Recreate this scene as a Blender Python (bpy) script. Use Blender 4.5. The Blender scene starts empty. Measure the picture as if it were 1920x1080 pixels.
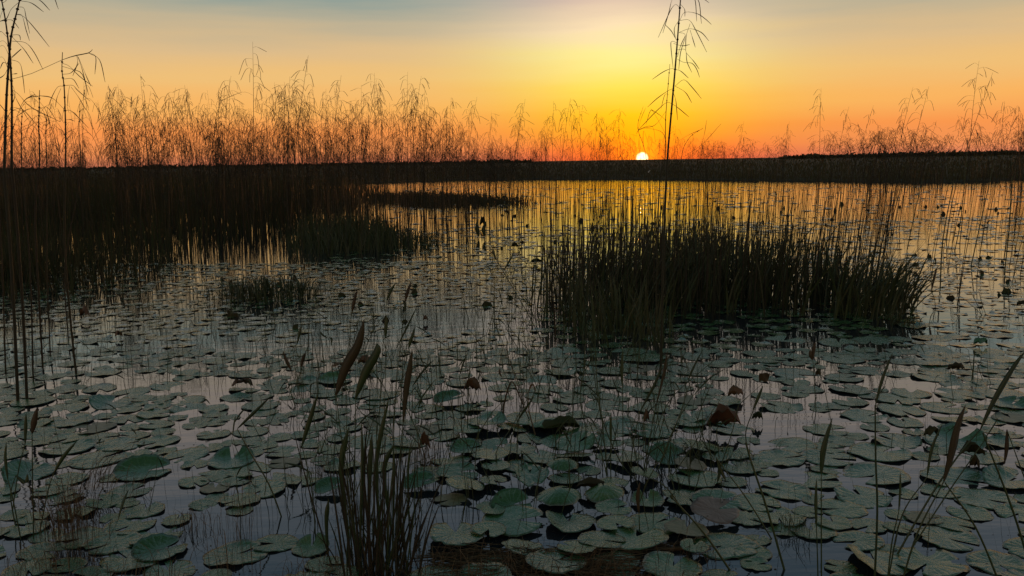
import bpy, math, random
import numpy as np
from mathutils import Vector, Matrix
R = math.radians
random.seed(11); rng = np.random.default_rng(11)
SC = bpy.context.scene
COL = SC.collection

# ---------------------------------------------------------------- camera
F_PX, CX, CY = 1663.0, 960.0, 540.0          # the photograph is 1920 x 1080
EYE = np.array([0.0, 0.0, 1.5])
PITCH, ROLL = R(8.11), R(0.9)
fwd = np.array([0, math.cos(PITCH), -math.sin(PITCH)])
up0 = np.array([0, math.sin(PITCH), math.cos(PITCH)])
rt0 = np.array([1.0, 0, 0])
upv = math.cos(ROLL) * up0 + math.sin(ROLL) * rt0
rtv = math.cos(ROLL) * rt0 - math.sin(ROLL) * up0
cam_d = bpy.data.cameras.new('camera'); cam = bpy.data.objects.new('camera', cam_d); COL.objects.link(cam)
m = Matrix.Identity(4)
for i in range(3):
    m[i][0], m[i][1], m[i][2], m[i][3] = rtv[i], upv[i], -fwd[i], EYE[i]
cam.matrix_world = m
cam_d.sensor_width = 36; cam_d.lens = F_PX / 1920 * 36; cam_d.clip_end = 9000; cam_d.clip_start = 0.05
SC.camera = cam

def ray(px, py):
    return fwd * F_PX + rtv * (px - CX) - upv * (py - CY)
def G(px, py, z=0.0):                         # where a pixel's sight line meets height z
    d = ray(px, py); return EYE + d * ((z - EYE[2]) / d[2])
def P(px, py, Y):                             # where it meets the upright plane y = Y
    d = ray(px, py); return EYE + d * (Y / d[1])
def proj(p):
    v = np.asarray(p, float) - EYE
    w = v @ fwd
    return CX + F_PX * (v @ rtv) / w, CY - F_PX * (v @ upv) / w

# ---------------------------------------------------------------- sky, sun, exposure
SUN_PX = (1204, 297)
sd = ray(*SUN_PX); sd /= np.linalg.norm(sd)
SUN_AZ = math.atan2(sd[0], sd[1])
W = bpy.data.worlds.new('World'); SC.world = W; W.use_nodes = True
nt = W.node_tree; N = nt.nodes; L = nt.links; N.clear()
def node(tree, t, **kw):
    n = tree.nodes.new(t)
    for k, v in kw.items(): setattr(n, k, v)
    return n
def math_n(tree, op, a, b=None, c=None, clamp=False):
    n = tree.nodes.new('ShaderNodeMath'); n.operation = op; n.use_clamp = clamp
    for i, x in enumerate((a, b, c)):
        if x is None: continue
        if isinstance(x, (int, float)): n.inputs[i].default_value = x
        else: tree.links.new(x, n.inputs[i])
    return n.outputs[0]
def srgb(c):
    return tuple((x / 255 / 12.92 if x <= 10 else ((x / 255 + .055) / 1.055) ** 2.4) for x in c) + (1.0,)
def ramp(tree, fac, stops, lin=False):
    n = tree.nodes.new('ShaderNodeValToRGB'); cr = n.color_ramp
    cr.interpolation = 'LINEAR'
    while len(cr.elements) > 1: cr.elements.remove(cr.elements[-1])
    for i, (p, c) in enumerate(stops):
        e = cr.elements[0] if i == 0 else cr.elements.new(p)
        e.position = p; e.color = c if lin else srgb(c)
    tree.links.new(fac, n.inputs[0]); return n.outputs[0]
tc = node(nt, 'ShaderNodeTexCoord')
sep = node(nt, 'ShaderNodeSeparateXYZ'); L.new(tc.outputs['Generated'], sep.inputs[0])
elev = math_n(nt, 'MULTIPLY', math_n(nt, 'ARCSINE', sep.outputs[2]), 180 / math.pi)      # degrees
# drifting streaks of thin high haze, so that the bands are never perfectly level
mp = node(nt, 'ShaderNodeMapping'); mp.inputs['Scale'].default_value = (2.2, 2.2, 26)
L.new(tc.outputs['Generated'], mp.inputs[0])
nz = node(nt, 'ShaderNodeTexNoise'); nz.inputs['Scale'].default_value = 1.6; nz.inputs['Detail'].default_value = 4
L.new(mp.outputs[0], nz.inputs[0])
wob = math_n(nt, 'MULTIPLY', math_n(nt, 'SUBTRACT', nz.outputs[0], 0.5), 2.6)
wob = math_n(nt, 'MULTIPLY', wob, math_n(nt, 'MULTIPLY', elev, 0.12, clamp=True))
e2 = math_n(nt, 'ADD', elev, wob)
t = math_n(nt, 'DIVIDE', e2, 45.0, clamp=True)
E = lambda d: d / 45.0
UP = [(E(12.5), (206, 190, 170)), (E(15), (198, 184, 174)), (E(20), (144, 152, 160)), (E(27), (90, 116, 134)), (E(45), (112, 140, 146))]
away = ramp(nt, t, [(0, (216, 124, 92)), (E(.8), (242, 146, 84)), (E(2), (250, 152, 78)), (E(3.4), (250, 180, 96)), (E(5.2), (240, 192, 120)),
                    (E(7), (222, 188, 138)), (E(8.8), (188, 176, 148)), (E(10.4), (128, 154, 152))] + UP)
near = ramp(nt, t, [(0, (236, 70, 26)), (E(.7), (255, 106, 20)), (E(1.6), (255, 158, 12)), (E(2.8), (255, 192, 24)), (E(4.4), (255, 224, 88)),
                    (E(6.4), (255, 240, 150)), (E(8.2), (255, 228, 182)), (E(10.4), (216, 188, 172))] + UP)
dotn = node(nt, 'ShaderNodeVectorMath', operation='DOT_PRODUCT'); L.new(tc.outputs['Generated'], dotn.inputs[0])
dotn.inputs[1].default_value = tuple(sd)
ang = math_n(nt, 'MULTIPLY', math_n(nt, 'ARCCOSINE', math_n(nt, 'MINIMUM', dotn.outputs['Value'], 1.0)), 180 / math.pi)
# azimuth away from the sun, degrees
azn = math_n(nt, 'MULTIPLY', math_n(nt, 'SUBTRACT', math_n(nt, 'ARCTAN2', sep.outputs[0], sep.outputs[1]), SUN_AZ), 180 / math.pi)
def gauss(x, s):
    q = math_n(nt, 'DIVIDE', x, s); return math_n(nt, 'EXPONENT', math_n(nt, 'MULTIPLY', math_n(nt, 'MULTIPLY', q, q), -1.0))
shift = math_n(nt, 'MULTIPLY', elev, -0.22)
azs = math_n(nt, 'SUBTRACT', azn, shift)
fac = gauss(azs, 7.8)
mix = node(nt, 'ShaderNodeMix', data_type='RGBA'); L.new(fac, mix.inputs[0]); L.new(away, mix.inputs[6]); L.new(near, mix.inputs[7])
# yellow-white core above the sun
core = gauss(ang, 4.8); core2 = gauss(ang, 1.3)
addc = node(nt, 'ShaderNodeMix', data_type='RGBA', blend_type='ADD'); L.new(core, addc.inputs[0]); L.new(mix.outputs[2], addc.inputs[6]); addc.inputs[7].default_value = (.35, .12, 0.0, 1)
adde = node(nt, 'ShaderNodeMix', data_type='RGBA', blend_type='ADD'); L.new(core2, adde.inputs[0]); L.new(addc.outputs[2], adde.inputs[6]); adde.inputs[7].default_value = (.8, .25, 0.0, 1)
# the clear upper sky
sky = node(nt, 'ShaderNodeTexSky'); sky.sky_type = 'NISHITA'; sky.sun_disc = False
sky.sun_elevation = R(0.6); sky.sun_rotation = SUN_AZ
skym = node(nt, 'ShaderNodeMix', data_type='RGBA', blend_type='MULTIPLY'); skym.inputs[0].default_value = 1
L.new(sky.outputs[0], skym.inputs[6]); skym.inputs[7].default_value = (.09, .09, .09, 1)
hi = node(nt, 'ShaderNodeMapRange'); hi.inputs[1].default_value = 32; hi.inputs[2].default_value = 70
hi.interpolation_type = 'SMOOTHSTEP'; L.new(elev, hi.inputs[0])
mh = node(nt, 'ShaderNodeMix', data_type='RGBA'); L.new(hi.outputs[0], mh.inputs[0]); L.new(adde.outputs[2], mh.inputs[6]); L.new(skym.outputs[2], mh.inputs[7])
# the sun's own disc, soft-edged
disc = node(nt, 'ShaderNodeMapRange'); disc.interpolation_type = 'SMOOTHSTEP'
disc.inputs[1].default_value = 0.43; disc.inputs[2].default_value = 0.28; disc.inputs[3].default_value = 0; disc.inputs[4].default_value = 1
L.new(ang, disc.inputs[0])
dm = node(nt, 'ShaderNodeMix', data_type='RGBA'); L.new(disc.outputs[0], dm.inputs[0]); L.new(mh.outputs[2], dm.inputs[6]); dm.inputs[7].default_value = (3.4, 2.4, 1.2, 1)
bg = node(nt, 'ShaderNodeBackground'); L.new(dm.outputs[2], bg.inputs[0]); bg.inputs[1].default_value = 1.0
wo = node(nt, 'ShaderNodeOutputWorld'); L.new(bg.outputs[0], wo.inputs[0])
W.cycles.sampling_method = 'MANUAL'; W.cycles.sample_map_resolution = 2048

sl = bpy.data.lights.new('sun_lamp', 'SUN'); sl.energy = 1.0; sl.angle = R(0.9); sl.color = (1, .38, .1)
so = bpy.data.objects.new('sun_lamp', sl); COL.objects.link(so)
so.rotation_euler = Vector(tuple(-sd)).to_track_quat('-Z', 'Y').to_euler()

SC.view_settings.view_transform = 'Standard'; SC.view_settings.look = 'None'
SC.view_settings.exposure = 0; SC.view_settings.gamma = 1
try: SC.view_settings.use_curve_mapping = False
except Exception: pass
SC.render.engine = 'CYCLES'
SC.cycles.use_denoising = True; SC.cycles.denoiser = 'OPENIMAGEDENOISE'; SC.cycles.denoising_input_passes = 'RGB_ALBEDO_NORMAL'
SC.cycles.max_bounces = 6; SC.cycles.diffuse_bounces = 2; SC.cycles.glossy_bounces = 3
SC.cycles.transparent_max_bounces = 4; SC.cycles.sample_clamp_indirect = 4
SC.cycles.pixel_filter_type = 'BLACKMAN_HARRIS'; SC.cycles.filter_width = 1.5

# ---------------------------------------------------------------- helpers
def tag(o, label=None, cat=None, group=None, kind=None):
    if label: o['label'] = label
    if cat: o['category'] = cat
    if group: o['group'] = group
    if kind: o['kind'] = kind
    return o
def mesh_from(name, V, Fc, mats, pc=None, smooth=False, mi=None):
    """V (n,3); Fc: list of (k,3) / (k,4) index arrays."""
    me = bpy.data.meshes.new(name)
    V = np.asarray(V, np.float32)
    loops, starts, tot, s = [], [], [], 0
    for f in Fc:
        f = np.asarray(f, np.int32)
        if len(f) == 0: continue
        k = f.shape[1]; loops.append(f.ravel()); starts.append(s + np.arange(len(f)) * k); tot.append(np.full(len(f), k)); s += f.size
    loops = np.concatenate(loops); starts = np.concatenate(starts); tot = np.concatenate(tot)
    me.vertices.add(len(V)); me.vertices.foreach_set('co', V.ravel())
    me.loops.add(len(loops)); me.loops.foreach_set('vertex_index', loops.astype(np.int32))
    me.polygons.add(len(starts)); me.polygons.foreach_set('loop_start', starts.astype(np.int32))
    try: me.polygons.foreach_set('loop_total', tot.astype(np.int32))
    except Exception: pass
    if mi is not None: me.polygons.foreach_set('material_index', np.asarray(mi, np.int32))
    me.update(calc_edges=True)
    if smooth: me.polygons.foreach_set('use_smooth', np.ones(len(starts), bool))
    if pc is not None:
        a = me.attributes.new('pc', 'FLOAT_VECTOR', 'POINT'); a.data.foreach_set('vector', np.asarray(pc, np.float32).ravel())
    for mt in (mats if isinstance(mats, (list, tuple)) else [mats]): me.materials.append(mt)
    return me
def link(name, me, parent=None):
    o = bpy.data.objects.new(name, me); COL.objects.link(o)
    if parent is not None: o.parent = parent
    return o
def empty(name, loc=(0, 0, 0), rz=0):
    o = bpy.data.objects.new(name, None); COL.objects.link(o); o.location = tuple(loc); o.rotation_euler.z = rz
    o.empty_display_size = .05; return o

class MB:
    """collects quads into one mesh; pc = a random value per piece for the materials"""
    def __init__(s): s.V, s.F, s.P, s.n = [], [], [], 0
    def add(s, V, F, rnd=None):
        V = np.asarray(V, float); s.V.append(V); s.F.append(np.asarray(F) + s.n); s.n += len(V)
        r = random.random() if rnd is None else rnd
        s.P.append(np.stack([np.full(len(V), r), np.linspace(0, 1, len(V)), np.zeros(len(V))], 1))
    def tube(s, pts, rad, n=4, rnd=None):
        pts = np.asarray(pts, float); k = len(pts)
        rad = np.interp(np.linspace(0, 1, k), np.linspace(0, 1, len(rad)), rad)
        tan = np.gradient(pts, axis=0); tan /= np.linalg.norm(tan, axis=1, keepdims=True) + 1e-9
        ref = np.array([0.3, 1, 0.1]); a = np.cross(tan, ref); a /= np.linalg.norm(a, axis=1, keepdims=True) + 1e-9
        b = np.cross(tan, a); th = np.arange(n) / n * 2 * math.pi
        V = pts[:, None] + rad[:, None, None] * (np.cos(th)[None, :, None] * a[:, None] + np.sin(th)[None, :, None] * b[:, None])
        V = V.reshape(-1, 3); q = []
        for i in range(k - 1):
            for j in range(n):
                j2 = (j + 1) % n; q.append((i * n + j, i * n + j2, (i + 1) * n + j2, (i + 1) * n + j))
        s.add(V, q, rnd)
    def blade(s, pts, w, side=None, th=.14, fold=.0, rnd=None, shape=None):
        """closed lens-section leaf along pts, w = greatest width"""
        pts = np.asarray(pts, float); k = len(pts); u = np.linspace(0, 1, k)
        sh = shape(u) if shape else np.interp(u, [0, .12, .45, .8, 1], [.18, .6, 1, .62, .03])
        tan = np.gradient(pts, axis=0); tan /= np.linalg.norm(tan, axis=1, keepdims=True) + 1e-9
        side = np.array([1.0, 0.25, 0]) if side is None else np.asarray(side, float)
        a = side[None] - (tan @ side)[:, None] * tan; a /= np.linalg.norm(a, axis=1, keepdims=True) + 1e-9
        b = np.cross(tan, a); h = (w * sh / 2)[:, None]
        V = np.stack([pts - a * h + b * h * fold, pts + b * h * th, pts + a * h + b * h * fold, pts - b * h * th], 1).reshape(-1, 3)
        q = []
        for i in range(k - 1):
            for j in range(4):
                j2 = (j + 1) % 4; q.append((i * 4 + j, i * 4 + j2, (i + 1) * 4 + j2, (i + 1) * 4 + j))
        s.add(V, q, rnd)
    def arrays(s): return np.concatenate(s.V), np.concatenate(s.F), np.concatenate(s.P)
    def mesh(s, name, mat, smooth=False):
        V, F, Pc = s.arrays(); return mesh_from(name, V, [F], mat, Pc, smooth)

def curve(pts, n=8):
    """Catmull-Rom through a few points"""
    p = np.asarray(pts, float)
    if len(p) == 2: return p[0] + (p[1] - p[0]) * np.linspace(0, 1, n)[:, None]
    q = np.vstack([2 * p[0] - p[1], p, 2 * p[-1] - p[-2]]); out = []
    per = max(2, int(math.ceil(n / (len(p) - 1))))
    for i in range(1, len(q) - 2):
        for t in np.linspace(0, 1, per, endpoint=False):
            out.append(.5 * ((2 * q[i]) + (-q[i - 1] + q[i + 1]) * t + (2 * q[i - 1] - 5 * q[i] + 4 * q[i + 1] - q[i + 2]) * t * t
                             + (-q[i - 1] + 3 * q[i] - 3 * q[i + 1] + q[i + 2]) * t ** 3))
    out.append(p[-1]); return np.array(out)

def bulk_blades(base, H, az, lean, w, seg=3, bend=.5, tip=.12):
    """many flat grass blades at once: lean = sideways travel of the tip / height"""
    n = len(base); u = np.linspace(0, 1, seg + 1)
    d = np.stack([np.cos(az), np.sin(az), np.zeros(n)], 1)
    fa = rng.uniform(0, math.pi, n); sdv = np.stack([np.cos(fa), np.sin(fa) * .6, np.zeros(n)], 1)
    off = lean[:, None] * ((1 - bend) * u[None] + bend * u[None] ** 2.2)
    z = H[:, None] * (u[None] - .12 * np.abs(lean)[:, None] * u[None] ** 3)
    c = base[:, None] + d[:, None] * (off * H[:, None])[..., None]
    c[..., 2] += z
    ww = w[:, None] * np.interp(u, [0, .3, .7, 1], [.7, 1, .75, tip])[None] / 2
    V = np.stack([c - sdv[:, None] * ww[..., None], c + sdv[:, None] * ww[..., None]], 2).reshape(-1, 3)
    k = (seg + 1) * 2; q = []
    for i in range(seg): q.append((2 * i, 2 * i + 1, 2 * i + 3, 2 * i + 2))
    F = (np.arange(n)[:, None, None] * k + np.array(q)[None]).reshape(-1, 4)
    pr = rng.random(n); Pc = np.stack([np.repeat(pr, k), np.tile(np.repeat(u, 2), n), np.zeros(n * k)], 1)
    return V, F, Pc
def cat(parts):
    V, F, C, n = [], [], [], 0
    for v, f, c in parts: V.append(v); F.append(f + n); C.append(c); n += len(v)
    return np.concatenate(V), np.concatenate(F), np.concatenate(C)
def inst(tmpls, which, loc, rz, sc, szz=None):
    """merge many copies of a few template arrays into one"""
    out = []
    for k, (v, f, c) in enumerate(tmpls):
        idx = np.where(which == k)[0]
        if not len(idx): continue
        co, si = np.cos(rz[idx])[:, None], np.sin(rz[idx])[:, None]; s = sc[idx][:, None]
        sz = s if szz is None else szz[idx][:, None]
        X = (v[None, :, 0] * co - v[None, :, 1] * si) * s; Y = (v[None, :, 0] * si + v[None, :, 1] * co) * s; Z = v[None, :, 2] * sz
        VV = np.stack([X, Y, Z], 2) + loc[idx][:, None]
        FF = f[None] + (np.arange(len(idx)) * len(v))[:, None, None]
        CC = np.tile(c, (len(idx), 1)).copy(); CC[:, 2] = np.repeat(rng.random(len(idx)), len(v))
        out.append((VV.reshape(-1, 3), FF.reshape(-1, f.shape[1]), CC))
    return cat(out)
def inside(px, py, poly):
    poly = np.asarray(poly, float); res = np.zeros(len(px), bool); j = len(poly) - 1
    for i in range(len(poly)):
        xi, yi = poly[i]; xj, yj = poly[j]
        c = ((yi > py) != (yj > py)) & (px < (xj - xi) * (py - yi) / (yj - yi + 1e-9) + xi); res ^= c; j = i
    return res
def scatter(poly, n, maxd=120):
    """n points spread evenly over the ground seen inside a picture polygon"""
    pts = np.array([G(x, y)[:2] for x, y in poly]); lo, hi_ = pts.min(0), pts.max(0); got = []
    tot = 0
    while tot < n:
        q = rng.uniform(lo, hi_, (n * 4, 2)); w = np.c_[q, np.zeros(len(q))]; px, py = proj(w)
        ok = inside(px, py, poly); got.append(w[ok]); tot += ok.sum()
    return np.concatenate(got)[:n]

# ---------------------------------------------------------------- materials
def new_mat(name):
    mt = bpy.data.materials.new(name); mt.use_nodes = True
    return mt, mt.node_tree, mt.node_tree.nodes['Principled BSDF']
def plant_mat(name, cols, rough=.6, transl=0.0, spec=.3):
    mt, tr, b = new_mat(name)
    at = node(tr, 'ShaderNodeAttribute', attribute_name='pc'); sp = node(tr, 'ShaderNodeSeparateXYZ'); tr.links.new(at.outputs['Vector'], sp.inputs[0])
    oi = node(tr, 'ShaderNodeObjectInfo')
    v = math_n(tr, 'FRACT', math_n(tr, 'ADD', math_n(tr, 'ADD', sp.outputs[0], sp.outputs[2]), oi.outputs['Random']))
    geo = node(tr, 'ShaderNodeNewGeometry')
    nzz = node(tr, 'ShaderNodeTexNoise'); nzz.inputs['Scale'].default_value = 30; tr.links.new(geo.outputs['Position'], nzz.inputs[0])
    v2 = math_n(tr, 'ADD', math_n(tr, 'MULTIPLY', v, .75), math_n(tr, 'MULTIPLY', nzz.outputs[0], .25))
    c = ramp(tr, v2, [(i / (len(cols) - 1), k + (1,)) for i, k in enumerate(cols)], lin=True)
    tr.links.new(c, b.inputs['Base Color']); b.inputs['Roughness'].default_value = rough; b.inputs['Specular IOR Level'].default_value = spec
    return mt
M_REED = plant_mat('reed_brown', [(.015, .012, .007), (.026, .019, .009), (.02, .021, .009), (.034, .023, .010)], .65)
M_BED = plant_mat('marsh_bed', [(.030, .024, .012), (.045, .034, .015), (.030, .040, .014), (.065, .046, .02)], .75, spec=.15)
M_SEDGE = plant_mat('sedge_green', [(.024, .034, .012), (.04, .055, .017), (.034, .036, .013), (.065, .066, .024)], .55)
M_LEAF = plant_mat('spear_leaf_green', [(.018, .030, .010), (.032, .05, .014), (.022, .038, .012)], .45, spec=.4)
M_RED = plant_mat('spear_leaf_red', [(.034, .022, .011), (.052, .032, .014), (.040, .034, .014)], .5)
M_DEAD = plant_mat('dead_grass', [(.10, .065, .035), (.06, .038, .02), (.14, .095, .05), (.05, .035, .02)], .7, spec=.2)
M_DRY = plant_mat('dry_leaf', [(.07, .030, .014), (.12, .060, .026), (.045, .022, .012)], .6)
M_FAR = plant_mat('far_marsh_grass', [(.05, .04, .02), (.075, .056, .028), (.05, .056, .024), (.10, .074, .036)], .8, spec=.1)
M_BIRD = plant_mat('bird_dark', [(.012, .012, .014), (.02, .018, .016)], .5)
M_WHITE = plant_mat('bird_white', [(.75, .74, .7), (.8, .8, .78)], .7)

def pad_mat(name, cols, rough=.27, spec=.9, relief=.7):
    mt, tr, b = new_mat(name)
    at = node(tr, 'ShaderNodeAttribute', attribute_name='pc'); sp = node(tr, 'ShaderNodeSeparateXYZ'); tr.links.new(at.outputs['Vector'], sp.inputs[0])
    oi = node(tr, 'ShaderNodeObjectInfo')
    rnd = math_n(tr, 'FRACT', math_n(tr, 'ADD', sp.outputs[2], oi.outputs['Random']))
    x, y = sp.outputs[0], sp.outputs[1]
    a_ = math_n(tr, 'ARCTAN2', y, x); r_ = math_n(tr, 'SQRT', math_n(tr, 'ADD', math_n(tr, 'MULTIPLY', x, x), math_n(tr, 'MULTIPLY', y, y)))
    vec = node(tr, 'ShaderNodeCombineXYZ'); tr.links.new(x, vec.inputs[0]); tr.links.new(y, vec.inputs[1]); tr.links.new(math_n(tr, 'MULTIPLY', rnd, 37.0), vec.inputs[2])
    n1 = node(tr, 'ShaderNodeTexNoise'); n1.inputs['Scale'].default_value = 2.2; n1.inputs['Detail'].default_value = 5; n1.inputs['Roughness'].default_value = .6; tr.links.new(vec.outputs[0], n1.inputs[0])
    n2 = node(tr, 'ShaderNodeTexNoise'); n2.inputs['Scale'].default_value = 14; n2.inputs['Detail'].default_value = 3; tr.links.new(vec.outputs[0], n2.inputs[0])
    # radial veins with a little wander
    va = math_n(tr, 'ADD', math_n(tr, 'MULTIPLY', a_, 9.0), math_n(tr, 'MULTIPLY', n1.outputs[0], 4.0))
    vein = math_n(tr, 'POWER', math_n(tr, 'ABSOLUTE', math_n(tr, 'SINE', va)), 8.0)
    t_ = math_n(tr, 'ADD', math_n(tr, 'MULTIPLY', n1.outputs[0], .50), math_n(tr, 'ADD', math_n(tr, 'MULTIPLY', math_n(tr, 'POWER', rnd, 1.5), .52), math_n(tr, 'MULTIPLY', vein, .10)), clamp=True)
    c = ramp(tr, t_, [(i / (len(cols) - 1), k + (1,)) for i, k in enumerate(cols)], lin=True)
    # nibbled brown margin
    edge = node(tr, 'ShaderNodeMapRange'); edge.inputs[1].default_value = .84; edge.inputs[2].default_value = 1.0
    tr.links.new(math_n(tr, 'ADD', r_, math_n(tr, 'MULTIPLY', math_n(tr, 'SUBTRACT', n2.outputs[0], .5), .16)), edge.inputs[0])
    mx = node(tr, 'ShaderNodeMix', data_type='RGBA'); tr.links.new(math_n(tr, 'MULTIPLY', edge.outputs[0], .6), mx.inputs[0]); tr.links.new(c, mx.inputs[6]); mx.inputs[7].default_value = (.045, .03, .014, 1)
    # the underside is dull red brown
    geo = node(tr, 'ShaderNodeNewGeometry')
    mb = node(tr, 'ShaderNodeMix', data_type='RGBA'); tr.links.new(sp.outputs[2], mb.inputs[0]); mb.inputs[0].default_value = 0
    tr.links.new(mx.outputs[2], b.inputs['Base Color'])
    rr = math_n(tr, 'ADD', rough - .06, math_n(tr, 'MULTIPLY', n2.outputs[0], .12)); tr.links.new(rr, b.inputs['Roughness'])
    b.inputs['Specular IOR Level'].default_value = spec
    bp = node(tr, 'ShaderNodeBump'); bp.inputs['Strength'].default_value = relief; bp.inputs['Distance'].default_value = .009
    hgt = math_n(tr, 'ADD', math_n(tr, 'MULTIPLY', vein, math_n(tr, 'MULTIPLY', r_, -.22)), math_n(tr, 'ADD', math_n(tr, 'MULTIPLY', n1.outputs[0], 1.1), math_n(tr, 'MULTIPLY', n2.outputs[0], .05)))
    tr.links.new(hgt, bp.inputs['Height']); tr.links.new(bp.outputs[0], b.inputs['Normal'])
    tr.nodes.remove(mb)
    return mt
M_PAD = pad_mat('lily_pad_green', [(.022, .066, .024), (.038, .112, .040), (.058, .135, .046), (.12, .135, .045)])
M_PADF = pad_mat('lily_pad_far', [(.022, .066, .024), (.038, .112, .040), (.058, .135, .046), (.12, .135, .045)], .18, 1.0, .12)
M_PADY = pad_mat('lily_pad_yellowing', [(.08, .09, .03), (.12, .11, .04), (.14, .10, .045)], .45)
M_PADB = pad_mat('lily_pad_brown', [(.07, .04, .025), (.13, .075, .05), (.17, .11, .08)], .5)
M_UNDER = pad_mat('lily_pad_underside', [(.03, .018, .012), (.045, .028, .016), (.03, .034, .018)], .6, .2)

# water
M_WATER, tr, b = new_mat('marsh_water')
b.inputs['Base Color'].default_value = (.014, .020, .024, 1); b.inputs['Roughness'].default_value = .025; b.inputs['IOR'].default_value = 1.45
b.inputs['Specular IOR Level'].default_value = 1.0
geo = node(tr, 'ShaderNodeNewGeometry'); sp = node(tr, 'ShaderNodeSeparateXYZ'); tr.links.new(geo.outputs['Position'], sp.inputs[0])
mpp = node(tr, 'ShaderNodeMapping'); mpp.inputs['Scale'].default_value = (.8, 2.6, 1); tr.links.new(geo.outputs['Position'], mpp.inputs[0])
n1 = node(tr, 'ShaderNodeTexNoise'); n1.inputs['Scale'].default_value = 3.2; n1.inputs['Detail'].default_value = 4; tr.links.new(mpp.outputs[0], n1.inputs[0])
n2 = node(tr, 'ShaderNodeTexNoise'); n2.inputs['Scale'].default_value = .25; tr.links.new(geo.outputs['Position'], n2.inputs[0])
far = node(tr, 'ShaderNodeMapRange'); far.inputs[1].default_value = 9; far.inputs[2].default_value = 30; far.inputs[3].default_value = .03; far.inputs[4].default_value = .07
tr.links.new(sp.outputs[1], far.inputs[0])
amp = math_n(tr, 'MULTIPLY', far.outputs[0], math_n(tr, 'ADD', .35, math_n(tr, 'MULTIPLY', n2.outputs[0], 1.3)))
bp = node(tr, 'ShaderNodeBump'); bp.inputs['Distance'].default_value = .06; tr.links.new(amp, bp.inputs['Strength'])
tr.links.new(n1.outputs[0], bp.inputs['Height']); tr.links.new(bp.outputs[0], b.inputs['Normal'])
b.inputs['Specular IOR Level'].default_value = 0; b.inputs['Roughness'].default_value = .9
gl = node(tr, 'ShaderNodeBsdfGlossy'); gl.inputs['Roughness'].default_value = .02; gl.inputs['Color'].default_value = (1, 1, 1, 1); tr.links.new(bp.outputs[0], gl.inputs['Normal'])
fr = node(tr, 'ShaderNodeFresnel'); fr.inputs['IOR'].default_value = 1.9; tr.links.new(bp.outputs[0], fr.inputs['Normal'])
ms = node(tr, 'ShaderNodeMixShader'); tr.links.new(fr.outputs[0], ms.inputs[0]); tr.links.new(b.outputs[0], ms.inputs[1]); tr.links.new(gl.outputs[0], ms.inputs[2])
tr.links.new(ms.outputs[0], tr.nodes['Material Output'].inputs['Surface'])

M_MUD, tr, b = new_mat('marsh_mud')
geo = node(tr, 'ShaderNodeNewGeometry'); n1 = node(tr, 'ShaderNodeTexNoise'); n1.inputs['Scale'].default_value = 1.5; n1.inputs['Detail'].default_value = 6
tr.links.new(geo.outputs['Position'], n1.inputs[0])
tr.links.new(ramp(tr, n1.outputs[0], [(.3, (.022, .02, .011, 1)), (.7, (.042, .036, .018, 1))], lin=True), b.inputs['Base Color']); b.inputs['Roughness'].default_value = .9
b.inputs['Specular IOR Level'].default_value = .1

# ---------------------------------------------------------------- the setting
S = 6000
wm = mesh_from('water', [(-S, -60, 0), (S, -60, 0), (S, S, 0), (-S, S, 0)], [[(0, 1, 2, 3)]], M_WATER)
tag(link('water', wm), 'still marsh water mirroring the sunset between the lily pads', kind='structure')

# far bank: a low, level marsh that runs to the horizon
shore_px = [(-900, 345), (-300, 345), (0, 345), (300, 345), (640, 346), (860, 338.5), (1100, 337), (1300, 338.5), (1400, 339), (1600, 342), (1760, 343.5), (1850, 341), (1920, 336.5), (2200, 329), (2900, 318)]
sx = np.array([a for a, _ in shore_px]); sy = np.array([b_ for _, b_ in shore_px])
NX = 260
xs = np.linspace(-900, 2900, NX); ys = np.interp(xs, sx, sy) + rng.normal(0, .35, NX)
shore = np.array([G(x, y)[:2] for x, y in zip(xs, ys)])
def bank_top(D): return 1.22 + .06 * rng.random(len(D))
rows = []
outd = shore / np.linalg.norm(shore, axis=1, keepdims=True)
for dd, zz in ((-.6, -.3), (0, .01), (.5, .06), (1.4, .12), (8, .2), (25, .3), (70, .42), (160, .62), (400, 1.0), (1200, 1.34), (4500, 1.45)):
    pxy = shore + outd * dd
    z = np.full(NX, zz) + (rng.normal(0, .02, NX) if dd > 0 else 0)
    rows.append(np.c_[pxy, z])
V = np.concatenate(rows); q = []
for r_ in range(len(rows) - 1):
    for i in range(NX - 1): q.append((r_ * NX + i, r_ * NX + i + 1, (r_ + 1) * NX + i + 1, (r_ + 1) * NX + i))
tag(link('marsh_bank', mesh_from('marsh_bank', V, [q], M_MUD, smooth=True)), 'low level marsh bank running from the far shore to the horizon', kind='structure')
# its grass
parts = []
for n_, d0, d1, h0, h1, w in ((15000, 0, 4, .12, .36, .04), (24000, 4, 25, .15, .4, .06), (16000, 25, 90, .2, .5, .12), (12000, 90, 420, .25, .6, .35)):
    ii = rng.integers(0, NX - 1, n_); tt = rng.random(n_)[:, None]
    p0 = shore[ii] * (1 - tt) + shore[ii + 1] * tt; od = p0 / np.linalg.norm(p0, axis=1, keepdims=True)
    dd = d0 + (d1 - d0) * rng.random(n_); p = p0 + od * dd[:, None]
    zb = np.interp(dd, [0, .5, 1.4, 8, 25, 70, 160, 400], [.0, .04, .1, .18, .28, .4, .6, 1.0])
    px, py = proj(np.c_[p, zb])
    clump = .7 + .6 * np.abs(np.sin(px * .021 + dd * .2) * np.sin(px * .0071 + 1 + dd * .07))
    hh = np.clip(rng.uniform(h0, h1, n_) * clump, .1, 1.46 - zb)
    parts.append(bulk_blades(np.c_[p, zb], hh, rng.uniform(0, 6.28, n_), rng.uniform(0, .5, n_), rng.uniform(.6, 1.3, n_) * w, seg=2))
V, F_, C_ = cat(parts)
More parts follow.
